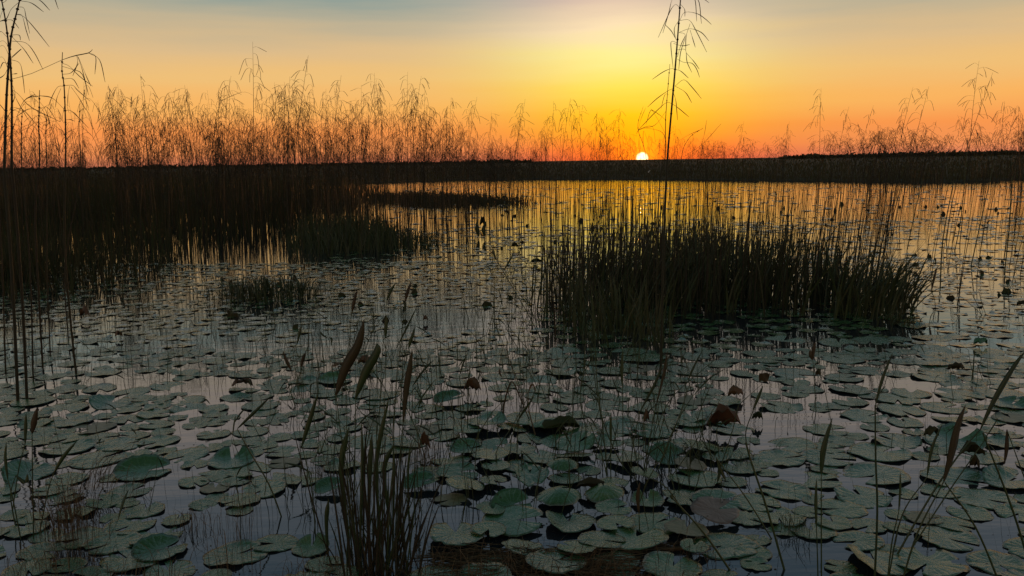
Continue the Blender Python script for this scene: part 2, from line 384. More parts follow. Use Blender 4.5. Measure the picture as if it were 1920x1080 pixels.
tag(link('far_marsh_grass', mesh_from('far_marsh_grass', V, [F_], M_FAR, C_)), 'dark marsh grass covering the far bank up to the horizon', 'marsh grass', kind='stuff')
# low far-off scrub on the right of the horizon
def bush(cx, cy, r, h, mb, n=90):
    p = rng.normal(0, 1, (n, 3)); p /= np.linalg.norm(p, axis=1, keepdims=True); p *= rng.uniform(.5, 1, (n, 1)) ** .5
    for a in p:
        c = np.array([cx + a[0] * r, cy + a[1] * r, 1.2 + (a[2] * .5 + .5) * h]); s = r * .22
        u = rng.normal(0, 1, (4, 3)) * s; mb.add(c + u, [(0, 1, 2, 3)])
scr = MB()
for x in list(np.arange(1470, 2300, 11)):
    D = rng.uniform(300, 420); c = P(x, 290, D); bush(c[0], D, rng.uniform(1.2, 3.2), rng.uniform(.5, 1.25) * np.interp(x, [1470, 1700, 2300], [.4, 1, 1.3]), scr, 70)
for x in np.arange(-300, 1000, 14):
    D = rng.uniform(350, 480); c = P(x, 290, D); bush(c[0], D, rng.uniform(1.5, 3), rng.uniform(.2, .6), scr, 50)
tag(link('far_scrub', scr.mesh('far_scrub', M_FAR)), 'low bushy line along the horizon beyond the bank', 'scrub', kind='stuff')

# ---------------------------------------------------------------- beds of grass and sedge that nobody could count
def bed(name, poly, n, h, w, mat, label, lean=(0, .25), az=None, seg=3, cl=1.0, hfun=None, jit=0):
    b0 = scatter(poly, n)
    if jit: b0[:, :2] += rng.normal(0, jit, (n, 2))
    # gather blades into tussocks that fan outwards
    nc = max(8, n // 34); cen = b0[rng.integers(0, n, nc)]; k = rng.integers(0, nc, n); ch = rng.uniform(.72, 1.12, nc)
    if cl < 1: b0 = b0 * cl + (1 - cl) * cen[k]
    H = rng.uniform(h[0], h[1], n) ; H *= ch[k] if cl < 1 else (.8 + .2 * np.sin(b0[:, 0] * 1.7) * np.sin(b0[:, 1] * 1.1 + 2))
    if hfun is not None:
        px, py = proj(b0); H *= hfun(px, py)
    dv = b0 - cen[k]; az_ = (np.arctan2(dv[:, 1], dv[:, 0]) + rng.normal(0, .8, n)) if cl < 1 else rng.uniform(0, 6.28, n)
    if az is not None: az_ = np.where(rng.random(n) < .6, rng.normal(az, .8, n), az_)
    V, F_, C_ = bulk_blades(b0, H, az_, rng.uniform(lean[0], lean[1], n), rng.uniform(.6, 1.3, n) * w, seg=seg)
    o = link(name, mesh_from(name, V, [F_], mat, C_)); tag(o, label, 'marsh grass', kind='stuff'); return o
left_poly = [(-900, 352), (300, 352), (520, 352), (700, 356), (745, 372), (690, 392), (560, 410), (585, 436), (500, 455), (400, 476), (320, 492), (110, 502), (-900, 520)]
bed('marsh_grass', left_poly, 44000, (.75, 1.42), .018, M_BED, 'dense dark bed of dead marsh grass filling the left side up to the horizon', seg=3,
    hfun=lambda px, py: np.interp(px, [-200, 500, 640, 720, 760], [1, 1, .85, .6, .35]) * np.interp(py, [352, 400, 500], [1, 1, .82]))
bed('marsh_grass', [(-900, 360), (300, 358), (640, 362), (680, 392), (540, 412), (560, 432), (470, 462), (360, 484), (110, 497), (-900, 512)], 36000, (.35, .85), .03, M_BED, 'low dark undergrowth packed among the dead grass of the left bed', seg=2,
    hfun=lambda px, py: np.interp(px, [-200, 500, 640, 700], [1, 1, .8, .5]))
bed('marsh_grass', [(-600, 505), (110, 500), (240, 492), (380, 480), (330, 530), (240, 560), (130, 548), (60, 575), (-600, 600)], 4600, (.2, .75), .013, M_BED, 'thin ragged fringe of dead grass along the near edge of the left bed', lean=(0, .5), cl=.5)
bed('marsh_grass', [(730, 381), (800, 388), (880, 387), (960, 383), (975, 379), (900, 372), (760, 366), (700, 372)], 3400, (.15, .42), .03, M_BED, 'low dark grass island in the water behind the left shallows', lean=(.1, .7), jit=.5)
bed('sedge', [(515, 482), (560, 484), (660, 483), (740, 484), (790, 474), (850, 462), (870, 456), (830, 447), (740, 440), (640, 432), (560, 440)], 2500, (.18, .68), .016, M_SEDGE, 'dark green sedge bank standing in the shallows left of centre', lean=(.05, .6), cl=.5, jit=.35,
    hfun=lambda px, py: np.interp(px, [515, 700, 760, 860], [1, .95, .6, .3]))
bed('sedge', [(1005, 585), (1080, 606), (1200, 612), (1330, 603), (1420, 606), (1500, 600), (1590, 603), (1660, 588), (1690, 570), (1640, 545), (1540, 530), (1380, 522), (1200, 520), (1060, 530), (1000, 550)], 1400, (.22, .82), .019, M_SEDGE, 'broad dark thicket of sedge standing in the water right of centre', lean=(.03, .6), az=.1, cl=.45, seg=5, jit=.16,
    hfun=lambda px, py: np.interp(px, [1000, 1060, 1150, 1250, 1450, 1600, 1700], [1.0, .95, .9, .95, 1.12, .92, .75]))
bed('sedge', [(990, 590), (1040, 640), (1120, 660), (1230, 655), (1300, 625), (1200, 600), (1060, 585)], 260, (.2, .6), .014, M_SEDGE, 'ragged sedge stems in front of the thicket at its left end', lean=(.03, .45), cl=.6, seg=4)
bed('sedge', [(1540, 604), (1690, 607), (1725, 588), (1715, 565), (1560, 570)], 380, (.3, .72), .016, M_SEDGE, 'sedge blades leaning out to the right from the end of the thicket', lean=(.15, .95), az=0, cl=.8, seg=4)
bed('sedge', [(990, 520), (1100, 525), (1350, 520), (1600, 535), (1560, 470), (1300, 455), (1080, 470)], 700, (.35, .75), .014, M_SEDGE, 'thinner sedge growing behind the right-hand thicket', lean=(.02, .3), az=.1, cl=.5, seg=3)

# ---------------------------------------------------------------- reeds
def reed_template(seed, H=2.6, r0=.0065, nb=None, thick=1.0, lean=None, sparse=False):
    """stem + drooping seed head; returns (stem, head, leaf) builders"""
    rs = random.Random(seed); st, hd, lf = MB(), MB(), MB()
    ln = rs.uniform(-.05, .07) if lean is None else lean; wob_ = rs.uniform(-.03, .03)
    def sp_(u): return np.array([ln * H * u ** 1.6 + wob_ * math.sin(u * 5), rs.uniform(-.002, .002) + .03 * H * u * wob_, H * u])
    us = np.linspace(0, 1, 9); pts = np.array([sp_(u) for u in us])
    st.tube(pts, [r0 * thick, r0 * .8 * thick, r0 * .5 * thick, r0 * .18 * thick], 3)
    nb = nb or rs.randint(9, 16); u0 = rs.uniform(.60, .72)
    for k in range(nb):
        u = u0 + (1 - u0) * (k / nb) ** .9; a = rs.uniform(0, 6.28); p = sp_(u)
        l = rs.uniform(.12, .30) * (1.15 - .5 * (u - u0) / (1 - u0)) * H / 2.6
        d = np.array([math.cos(a), math.sin(a) * .8, 0]); rise = rs.uniform(.02, .35)
        droop = rs.uniform(.5, 1.6)
        q = [p, p + d * l * .35 + np.array([0, 0, l * rise * .8]), p + d * l * .75 + np.array([0, 0, l * (rise * .7 - .12)]),
             p + d * l * (1.0 + .2 / droop) + np.array([0, 0, -l * droop * .6])]
        c = curve(q, 7); hd.tube(c[:5], [.0011 * thick, .0011 * thick], 3)
        hd.tube(c[4:], [.0014 * thick, .0030 * thick, .0024 * thick], 3)
        for s in range(rs.randint(0, 2)):
            v = c[rs.randint(2, 5)]; e = v + np.array([rs.uniform(-.06, .06) + d[0] * .03, rs.uniform(-.05, .05), -rs.uniform(.08, .2)]) * H / 2.6
            hd.tube([v, (v + e) / 2 + d * .01, e], [.001 * thick, .0026 * thick, .002 * thick], 3)
    for s in range(rs.randint(1, 3)):
        u = rs.uniform(.2, .6); p = sp_(u); a = rs.choice((0, math.pi)) + rs.uniform(-.6, .6); l = rs.uniform(.15, .4)
        d = np.array([math.cos(a), math.sin(a), 0])
        lf.blade(curve([p, p + d * l * .35 + np.array([0, 0, l * .5]), p + d * l * .8 + np.array([0, 0, l * rs.uniform(-.1, .6)])], 5), .010 * thick, side=(0.3, 1, 0))
    return st, hd, lf
NT = 14
TM = [reed_template(100 + k, thick=1.12, lean=None) for k in range(NT)]
TMR = [reed_template(300 + k, thick=1.3, lean=random.uniform(.10, .26)) for k in range(5)]
TMall = TM + TMR
reed_me = [(s.mesh('reed_stem', M_REED), h.mesh('reed_seed_head', M_REED), l.mesh('reed_leaf', M_REED)) for s, h, l in TMall]
TH = []
for s, h, l in TMall:
    v, f, c = cat([s.arrays(), h.arrays(), l.arrays()]); TH.append((v, f, c))
def place_reed(k, loc, H, rz, label, group, thick=1.0):
    o = empty('tall_reed', loc, rz); s = H / 2.6
    for nm, me in zip(('stem', 'seed_head', 'leaf'), reed_me[k]):
        c = link(nm, me, o)
        if nm == 'seed_head': c['kind'] = 'stuff'
    o.scale = (s * thick, s * thick, s); tag(o, label, 'reed', group); return o
# reeds whose tops the photograph lets one tell apart: (top px, py), (base px, py), label
named = [
    ((474, 78), (474, 462), 'tallest feathery reed above the left marsh bed'),
    ((578, 102), (545, 455), 'second tallest reed of the left bed, its head bent over to the right'),
    ((434, 150), (424, 452), 'medium reed with arching head just left of the tallest one in the bed'),
    ((640, 142), (620, 440), 'tall reed with a drooping head right of the bent-headed reed'),
    ((706, 150), (676, 436), 'reed with a wide drooping head above the right end of the left bed'),
    ((790, 145), (770, 446), 'lone taller reed standing where the left bed thins out'),
    ((846, 182), (840, 430), 'slim reed with short bushy head near the low grass island'),
    ((895, 188), (876, 440), 'reed with hanging branches left of the open sky gap'),
    ((985, 186), (956, 432), 'leaning reed with cone-shaped head between the bed and the sun'),
    ((1038, 190), (1032, 430), 'slender reed left of the pair nearest the sun'),
    ((1070, 186), (1048, 436), 'reed with a dark hanging tuft left of the sun'),
    ((1120, 210), (1112, 434), 'short bushy reed against the yellow glow left of the sun'),
    ((1162, 202), (1150, 430), 'thin reed directly left of the sun disc'),
    ((1540, 165), (1524, 440), 'lone upright reed with cone-shaped head on the right of the sun'),
    ((1638, 196), (1585, 420), 'reed leaning right with curled-over head, right of the lone upright one'),
    ((1712, 164), (1664, 440), 'left one of two tall reeds leaning right with ragged heads'),
    ((1742, 160), (1686, 430), 'right one of two tall reeds leaning right with ragged heads'),
    ((1592, 205), (1560, 420), 'thin faint reed left of the reed with the curled-over head'),
    ((1836, 114), (1800, 455), 'tallest reed at the right of the picture, bare-tipped and leaning right'),
    ((1862, 132), (1775, 450), 'drooping-headed reed crossing the tallest one at the right'),
    ((1884, 190), (1866, 450), 'bushy reed near the right edge with a level side branch'),
    ((1908, 195), (1850, 440), 'leaning reed with dark drooping branches at the right edge'),
    ((1918, 214), (1893, 500), 'reed cut by the right edge of the picture'),
    ((1395, 228), (1372, 420), 'small faint reed to the right of the tall central reed'),
    ((1480, 228), (1462, 425), 'tiny faint reed over the bank right of the sun'),
    ((283, 172), (265, 470), 'reed with round drooping head above the left part of the bed'),
    ((248, 175), (240, 470), 'thin reed left of the round-headed reed in the bed'),
    ((330, 172), (322, 470), 'arching reed right of the round-headed reed in the bed'),
]
used = 0; short = ['tallest feathery reed', 'bent-headed second tallest reed', 'arching reed left of the tallest', 'tall reed right of the bent-headed one', 'wide-headed reed at the bed end', 'lone taller reed where the bed thins', 'slim bushy-headed reed by the low island', 'reed left of the sky gap', 'cone-headed leaning reed', 'slender reed left of the sun', 'reed with a dark hanging tuft', 'short bushy reed left of the sun', 'thin reed beside the sun', 'lone upright cone-headed reed', 'curled-over leaning reed', 'left ragged leaning reed', 'right ragged leaning reed', 'thin faint reed', 'tallest right-hand reed', 'drooping-headed crossing reed', 'bushy reed with level side branch', 'dark-branched leaning reed', 'reed cut by the right edge', 'small faint reed', 'tiny faint reed', 'round-headed reed', 'thin reed left of the round-headed one', 'arching reed by the round-headed one']
for (tx, ty), (bx, by), lab in named:
    b_ = G(bx, by); t_ = P(tx, ty, b_[1]); H = t_[2]
    base = G(bx, by); rel = (t_[0] - base[0]) / H
    k = (NT + used % 5) if rel > .09 else used % NT
    k_lean = TMall[k][0].arrays()[0]; tipx = k_lean[-1, 0] / 2.6
    o = place_reed(k, base, H, 0, lab, 'tall feathery reeds against the sunset')
    # turn the reed about its base so the tip comes over the pixel
    o.rotation_euler.y = math.atan(rel - tipx); used += 1

crowd = []
zones = [  # x range, count, top y mean/sd, base y range, label
    (-250, 190, 46, (235, 30), (430, 500), 'thin reed in the tangled stand at the far left edge'),
    (195, 420, 62, (212, 24), (420, 478), 'thin drooping reed in the crowded stand above the left bed'),
    (400, 640, 70, (205, 30), (405, 465), 'thin drooping reed in the densest stand left of centre'),
    (620, 860, 56, (212, 28), (400, 455), 'thin drooping reed where the left stand grows thinner'),
    (850, 1190, 24, (236, 24), (400, 440), 'thin sparse reed between the left stand and the sun'),
    (1300, 1560, 8, (262, 14), (395, 435), 'small faint reed over the bank right of the sun'),
]
grp = 'reeds of the marsh standing against the sky'
for x0, x1, n_, (ym, ysd), (b0, b1), lab in zones:
    for _ in range(n_):
        bx = random.uniform(x0, x1); by = random.uniform(b0, b1); b_ = G(bx, by)
        ty = min(random.gauss(ym, ysd), 285); H = P(bx, ty, b_[1])[2]
        crowd.append((place_reed(random.randrange(NT), b_, H, random.choice((0, 3.14)) + random.uniform(-.7, .7), lab, grp), bx, ty))
ordn = lambda n_: str(n_) + ('th' if 10 <= n_ % 100 <= 20 else {1: 'st', 2: 'nd', 3: 'rd'}.get(n_ % 10, 'th'))
anch = [(tx, sh) for ((tx, ty), _, _), sh in zip(named, short) if tx < 1600] + [(122, 'umbrella-headed reed'), (35, 'thick left-edge pair of reeds')]
by_side = {}
for o, bx, ty in crowd:
    ax, sh = min(anch, key=lambda a: abs(a[0] - bx)); by_side.setdefault((sh, bx > ax), []).append((abs(bx - ax), o, ty))
for (sh, rgt), v in by_side.items():
    v.sort(key=lambda t_: t_[0])
    for i, (_, o, ty) in enumerate(v):
        o['label'] = '%s thin reed, %s to the %s of the %s' % ('tall' if ty < 190 else 'middling' if ty < 225 else 'short', ordn(i + 1), 'right' if rgt else 'left', sh)
# the rest of the stand, more than could be kept apart
def reed_mass(n, xr, yr, hr, thick, name, label, tm=None, H_fun=None):
    tm = tm or list(range(NT))
    px = rng.uniform(*xr, n); py = yr[0] + (yr[1] - yr[0]) * rng.random(n) ** .8
    loc = np.array([G(a, b_) for a, b_ in zip(px, py)]); H = rng.uniform(*hr, n)
    if H_fun is not None: H *= H_fun(px)
    rz = rng.choice([0, math.pi], n) + rng.normal(0, .5, n)
    V, F_, C_ = inst([TH[k] for k in tm], rng.integers(0, len(tm), n), loc, rz, np.full(n, thick), H / 2.6)
    o = link(name, mesh_from(name, V, [F_], M_REED, C_)); tag(o, label, 'reeds', kind='stuff')
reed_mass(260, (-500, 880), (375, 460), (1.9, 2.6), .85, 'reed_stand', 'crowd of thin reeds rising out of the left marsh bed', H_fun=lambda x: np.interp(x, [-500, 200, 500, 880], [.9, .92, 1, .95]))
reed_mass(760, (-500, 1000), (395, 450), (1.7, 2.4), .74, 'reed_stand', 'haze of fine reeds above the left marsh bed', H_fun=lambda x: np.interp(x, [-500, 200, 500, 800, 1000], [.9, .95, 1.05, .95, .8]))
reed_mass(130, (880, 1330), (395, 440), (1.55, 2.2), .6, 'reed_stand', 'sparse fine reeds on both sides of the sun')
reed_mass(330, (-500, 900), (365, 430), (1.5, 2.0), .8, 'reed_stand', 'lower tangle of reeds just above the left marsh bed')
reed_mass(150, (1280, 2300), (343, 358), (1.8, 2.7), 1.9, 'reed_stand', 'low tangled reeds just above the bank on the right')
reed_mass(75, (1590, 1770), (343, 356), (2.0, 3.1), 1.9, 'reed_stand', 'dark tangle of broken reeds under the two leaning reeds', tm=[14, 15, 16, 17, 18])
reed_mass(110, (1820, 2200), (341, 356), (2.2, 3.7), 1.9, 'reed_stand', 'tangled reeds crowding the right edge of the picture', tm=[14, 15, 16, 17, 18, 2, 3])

# bare stalks standing in the bright water
def stalks(n, poly, hr, r, lean, label, hmax=1.75):
    b0 = scatter(poly, n); mb = MB()
    for p in b0:
        H = random.uniform(*hr); px, _ = proj(p); l = random.gauss(lean(px), .035)
        c = curve([p + (0, 0, -.02), p + np.array([l * H * .4, 0, H * .5]), p + np.array([l * H, random.uniform(-.05, .05), H])], 4)
        mb.tube(c, [r, r * .8, r * .35], 3)
        if random.random() < .25:
            e = c[-2] + np.array([random.uniform(-.15, .15), 0, random.uniform(-.1, .1)]); mb.tube([c[-2], e], [r * .5, r * .3], 3)
    o = link('reed_stalks', mb.mesh('reed_stalks', M_REED)); tag(o, label, 'reeds', kind='stuff')
lz = lambda px: float(np.interp(px, [900, 1250, 1500, 1700, 1850], [.0, .01, .06, .16, .12]))
stalks(700, [(900, 372), (1080, 368), (1400, 368), (1650, 372), (1700, 400), (1680, 470), (1600, 520), (1300, 540), (1060, 520), (960, 470), (900, 420)], (.75, 1.4), .0056, lz, 'thin upright stalks standing in the bright water behind the thicket')
stalks(520, [(1020, 600), (1300, 610), (1660, 590), (1660, 530), (1300, 520), (1020, 535)], (.55, 1.25), .0052, lz, 'tall thin stalks rising through the thicket')
stalks(260, [(640, 380), (900, 385), (900, 470), (840, 480), (560, 500), (600, 420)], (.6, 1.4), .006, lambda p: 0, 'thin upright stalks in the shallows left of centre')
stalks(70, [(1640, 390), (1920, 380), (1920, 560), (1740, 580)], (.7, 1.5), .005, lz, 'scattered leaning stalks in the open water on the right')

# hero reeds traced branch by branch, at the depth of their own foot
def hero(base_px, stem_px, branches, label, r0, rb=.0022, cat_='reed', jig=.05, name='tall_reed'):
    b_ = G(*base_px); Y = b_[1]; o = empty(name, b_); ob = lambda p: p - b_
    pts = [b_ + (0, 0, -.03)] + [P(x, y, Y) for x, y in stem_px]
    mb = MB(); mb.tube(np.array([ob(p) for p in curve(pts, 22)]), [r0, r0 * .85, r0 * .6, r0 * .3], 6); link('stem', mb.mesh('stem', M_REED, True), o)
    nodes = MB()
    for p in curve(pts, 12)[1:-1]:
        nodes.tube([ob(p) - (0, 0, .006), ob(p), ob(p) + (0, 0, .006)], [r0 * .7, r0 * 1.0, r0 * .7], 6)
    link('stem_joints', nodes.mesh('stem_joints', M_REED, True), o)['kind'] = 'stuff'
    for br in branches:
        dy = random.uniform(-jig, jig); n_ = len(br)
        c = curve([ob(P(x, y, Y + dy * k / n_)) for k, (x, y) in enumerate(br)], 10); h = max(2, int(len(c) * .45))
        m_ = MB(); m_.tube(c[:h + 1], [rb * .55, rb * .5], 4); m_.tube(c[h:], [rb * .6, rb * 1.15, rb * 1.1, rb * .5], 4)
        link('branch', m_.mesh('branch', M_REED), o)
    tag(o, label, cat_, 'tall reeds standing near the camera'); return o
z1 = lambda *a: [(1140 + x / 3.377, y / 3.377) for x, y in a]
hero((1238, 702), [(1241, 600), (1244, 470), (1248, 370), (1251, 302), (1258.5, 213), (1265.8, 130), (1270.3, 74), (1274.7, 15), (1278, -30), (1279, -80)],
     [z1((455, 50), (430, 28), (405, 50), (375, 110), (318, 238)), z1((440, -30), (405, 0), (385, 80), (347, 210)), z1((462, 30), (485, 60), (487, 105)),
      z1((455, 130), (485, 78), (560, 85), (610, 115), (655, 155)), z1((455, 130), (515, 128), (560, 200), (625, 330)), z1((520, 150), (495, 230), (492, 320)),
      z1((450, 205), (520, 182), (590, 205), (638, 258)), z1((520, 190), (535, 240), (553, 300)), z1((450, 205), (490, 225), (460, 330), (448, 440)),
      z1((440, 360), (460, 290), (490, 225)), z1((435, 270), (405, 262), (398, 290), (412, 430)), z1((415, 275), (470, 290), (518, 282)),
      z1((440, 315), (490, 316), (500, 390), (530, 458)), z1((495, 335), (540, 385), (578, 438)), z1((440, 375), (480, 395), (530, 400), (560, 435), (580, 490)),
      z1((425, 440), (400, 435), (350, 455), (280, 503)), z1((425, 440), (460, 450), (510, 495)), z1((425, 545), (480, 505), (530, 550), (592, 625)),
      z1((425, 545), (490, 585), (530, 650)), z1((420, 560), (385, 572), (315, 620), (250, 678)), z1((415, 590), (430, 640), (440, 760)),
      z1((410, 660), (370, 650), (300, 710), (190, 825)), z1((400, 655), (440, 680), (512, 740)), z1((465, -70), (545, -20), (562, 135)), z1((465, -70), (567, -10), (592, 150)),
      z1((465, -60), (560, -40), (640, 18)), z1((455, 120), (420, 180), (428, 250)), z1((385, 180), (360, 155), (400, 195), (428, 245))],
     'tall central reed with drooping forked branches rising above the sun', .0085)
hero((1228, 640), [(1232, 470), (1238, 330), (1247, 300), (1248, 225), (1253, 157), (1256, 120)],
     [z1((190, 825), (240, 812), (330, 830), (360, 870), (362, 930)), z1((300, 900), (280, 800), (200, 820), (180, 850)), z1((365, 760), (330, 730), (270, 690)),
      z1((385, 600), (360, 600), (335, 690)), z1((370, 700), (300, 790), (225, 810)), z1((360, 840), (300, 730), (270, 700), (240, 790))],
     'thinner reed close against the left of the tall central reed', .005, .0018)
hero((1222, 610), [(1226, 480), (1212, 300), (1196, 240), (1206, 200)], [z1((190, 830), (210, 750), (240, 680)), z1((250, 890), (225, 830), (222, 960)), z1((200, 850), (195, 900), (200, 960))],
     'short faint reed with hanging twigs directly above the sun', .0035, .0015)
hero((1262, 600), [(1266, 480), (1276, 310), (1290, 262), (1318, 240)], [z1((450, 890), (520, 850), (600, 815)), z1((500, 980), (600, 910), (715, 785)), z1((590, 920), (610, 850), (625, 760)), z1((650, 925), (690, 932), (740, 930))],
     'broken reed with crossed twigs to the right of the sun', .0035, .0016)
z2 = lambda *a: [(x / 3.373, y / 3.373) for x, y in a]
hero((33, 752), [(27, 600), (18, 450), (9, 340)] + z2((28, 1020), (35, 800), (42, 600), (55, 400), (70, 230), (95, 120), (125, 0), (140, -70)),
     [z2((118, 15), (70, 60), (40, 120), (0, 135)), z2((130, 5), (200, 20), (275, 75)), z2((135, -60), (250, 0), (315, 65)), z2((135, -60), (320, -30), (370, 58)),
      z2((110, 45), (150, 50), (165, 110), (188, 212)), z2((105, 90), (140, 100), (165, 190), (187, 258)), z2((100, 90), (150, 105), (220, 180), (312, 296)),
      z2((70, 222), (120, 222), (130, 255)), z2((75, 232), (150, 310), (210, 400)), z2((75, 260), (160, 270), (215, 330), (272, 440)),
      z2((65, 375), (135, 310), (75, 360)), z2((60, 375), (125, 400), (145, 490), (156, 590)), z2((45, 405), (20, 395), (0, 435)), z2((50, 430), (20, 480), (-60, 520)),
      z2((55, 505), (200, 465), (390, 380), (485, 350), (560, 335), (585, 312)), z2((560, 335), (605, 360), (600, 470)), z2((560, 335), (630, 380), (665, 520)),
      z2((485, 350), (490, 400), (460, 480)), z2((490, 355), (520, 440), (560, 600)), z2((495, 360), (545, 480), (575, 545))],
     'tall thick-stemmed reed at the left edge with one long slanting branch', .0105, .0026)
hero((50, 748), [(44, 600), (34, 450), (26, 350)] + z2((75, 1040), (75, 800), (75, 600), (68, 430), (55, 290), (35, 130), (10, 0), (0, -60)),
     [z2((15, 20), (40, 0), (60, -60)), z2((35, 120), (0, 135), (-40, 160)), z2((40, 125), (80, 130), (120, 180)), z2((20, 60), (0, 110), (-30, 200)), z2((50, 240), (0, 200), (-30, 290)),
      z2((70, 560), (120, 600), (200, 680), (380, 770)), z2((75, 560), (110, 640), (180, 760)), z2((75, 700), (140, 690), (240, 800)), z2((70, 470), (110, 465)), z2((75, 780), (30, 700), (-20, 640)),
      z2((75, 840), (150, 640), (260, 605)), z2((72, 520), (95, 600), (60, 700))],
     'second thick-stemmed reed at the left edge, curving across the first one', .0095, .0024)
hero((143, 702), [(133, 610), (122, 480), (121, 380)] + z2((415, 1040), (415, 850), (412, 700), (405, 540), (392, 450), (395, 330)),
     [z2((395, 400), (440, 420), (500, 480), (585, 545)), z2((405, 545), (365, 550), (330, 610), (308, 668)), z2((405, 542), (460, 540), (490, 570), (570, 640)),
      z2((450, 550), (500, 620), (543, 695)), z2((440, 545), (430, 600), (428, 670)), z2((385, 560), (360, 620), (350, 680)), z2((405, 690), (330, 620), (250, 605)),
      z2((412, 700), (455, 705), (560, 810)), z2((395, 420), (460, 440), (520, 470), (560, 600)), z2((395, 470), (450, 460), (500, 400)), z2((400, 500), (460, 500), (500, 560)), z2((410, 760), (440, 755), (468, 765))],
     'reed with umbrella-like drooping head beside the pair at the left edge', .008, .0026)
hero((80, 690), [(73, 560), (66, 400)] + z2((250, 1040), (245, 800), (248, 680), (250, 570)),
     [z2((248, 690), (300, 680), (360, 770)), z2((245, 700), (180, 690), (100, 740)), z2((248, 640), (290, 700), (330, 830)), z2((246, 760), (210, 820), (180, 900)), z2((247, 720), (275, 720), (300, 780)), z2((248, 620), (220, 600), (170, 620))],
     'shorter reed with a dense tangled head between the left-edge pair and the umbrella-headed one', .0075, .0024)
for b0, tx, ty, lab in (((62, 716), 42, 205, 'slim straight reed third from the left edge'), ((94, 668), 88, 215, 'slim reed standing left of the umbrella-headed reed'), ((10, 700), -5, 60, 'reed half hidden by the left edge of the picture'),
                        ((128, 640), 150, 190, 'thin reed behind the umbrella-headed reed')):
    br = []
    for _ in range(8):
        u = random.uniform(0, 1); y = ty + u * 75; s = random.choice((-1, 1)); l = random.uniform(15, 38)
        br.append([(tx - .1 * (y - ty), y), (tx + s * l * .5, y - 6), (tx + s * l, y + random.uniform(8, 30)), (tx + s * l * 1.15, y + random.uniform(30, 55))])
    hero(b0, [(b0[0] - 6, 500), (tx, 330), (tx - 2, 250), (tx, ty)], br, lab, .0055, .002)

# ---------------------------------------------------------------- lily pads
def pad_arrays(seed, rings=(.28, .6, .86, 1.0), seg=30, flat=False):
    rs = random.Random(seed); notch = rs.uniform(.10, .34); depth = rs.uniform(.6, .95)
    a = np.linspace(notch, 2 * math.pi - notch, seg)
    k1, k2, k3 = rs.randint(2, 4), rs.randint(5, 8), rs.randint(9, 14); p1, p2, p3 = [rs.uniform(0, 6.28) for _ in range(3)]
    lift = 0.01 if flat else rs.choice((.03, .05, .08, .13)); und = rs.uniform(.01, .032) * (0.4 if flat else 1)
    rim = 1 + .035 * np.sin(k1 * a + p1) + .02 * np.sin(k2 * a + p2) + .012 * np.sin(k3 * a + p3)
    rim *= np.interp(np.minimum(a, 2 * math.pi - a), [notch, notch + .25, notch + .7], [.93, 1.0, 1.0])
    V = [(0.0, 0, 0)]; 
    cx = 1 - depth
    V[0] = (cx * .4, 0, 0)
    for _ in range(rs.choice((0, 1, 1, 2, 3))):
        a0 = rs.uniform(.6, 5.7); rim *= 1 - rs.uniform(.06, .22) * np.exp(-((a - a0) / rs.uniform(.05, .16)) ** 2)
    for r_ in rings:
        x = r_ * rim * np.cos(a); y = r_ * rim * np.sin(a)
        z = und * (r_ ** 1.5) * (np.sin(k1 * a + p2) + .5 * np.sin(k2 * a + p3)) + lift * max(0, r_ - .6) / .4 * np.maximum(0, np.sin(k1 * a + p3)) ** 2 * (r_ ** 3)
        z += (.012 * np.sin(k3 * a + p1) * r_ ** 4) - .012 * (1 - r_)
        V += list(zip(x, y, z))
    V = np.array(V); n = len(V); nr = len(rings); q = []
    for j in range(seg - 1): q.append((0, 1 + j, 1 + j + 1, 1 + j + 1))
    for i in range(nr - 1):
        for j in range(seg - 1):
            b0 = 1 + i * seg + j; q.append((b0, b0 + seg, b0 + seg + 1, b0 + 1))
    q = np.array(q); return V, q, notch
def two_sided(V, q, th=.007, seg=30, nr=4):
    n = len(V); W_ = V.copy(); W_[:, 2] -= th; q2 = (q + n)[:, ::-1]
    o = 1 + (nr - 1) * seg; e = [(o + j + 1, o + j, o + j + n, o + j + 1 + n) for j in range(seg - 1)]
    return np.vstack([V, W_]), q, np.vstack([q2, e])
def split_tri(q):
    q = np.asarray(q); t = (q[:, 2] == q[:, 3]) | (q[:, 0] == q[:, 1])
    a = q[t]; tri = np.array([[x for i, x in enumerate(r_) if x not in r_[:i]] for r_ in a]) if len(a) else np.zeros((0, 3), int)
    return q[~t], tri
def pad_mesh(seed, mat, flat=False, warp=None):
    V, q, _ = pad_arrays(seed, flat=flat)
    if warp is not None: V = warp(V)
    VV, top, bot = two_sided(V, q); pc = VV.copy(); pc[:, 2] = (seed * .377) % 1
    a, at_ = split_tri(top); b__, bt = split_tri(bot)
    # quads first, then triangles
    mi = [0] * len(a) + [1] * len(b__) + [0] * len(at_) + [1] * len(bt)
    return mesh_from('lily_pad', VV, [np.vstack([a, b__]), np.vstack([at_, bt])], [mat, M_UNDER], pc, True, mi)
PAD_FLAT = [pad_mesh(s, M_PAD, True) for s in range(8)]
PAD_WAVY = [pad_mesh(20 + s, M_PAD) for s in range(10)]
PAD_Y = [pad_mesh(40 + s, M_PADY) for s in range(3)]
PAD_B = [pad_mesh(50 + s, M_PADB) for s in range(3)]
def curl(amt, ax=0):
    def f(V):
        V = V.copy(); u = V[:, ax]; s = np.maximum(0, u - .1); V[:, 2] += amt * s ** 1.7; V[:, ax] -= .35 * amt * s ** 1.5; return V
    return f
def dome(V):
    V = V.copy(); r2 = (V[:, :2] ** 2).sum(1); V[:, 2] += .35 * (1 - r2) * (1 + .3 * V[:, 0]); return V
def cup(V):
    V = V.copy(); V[:, 2] += .25 * np.abs(V[:, 1]) ** 1.8 + .12 * V[:, 0]; V[:, 1] *= .88; return V
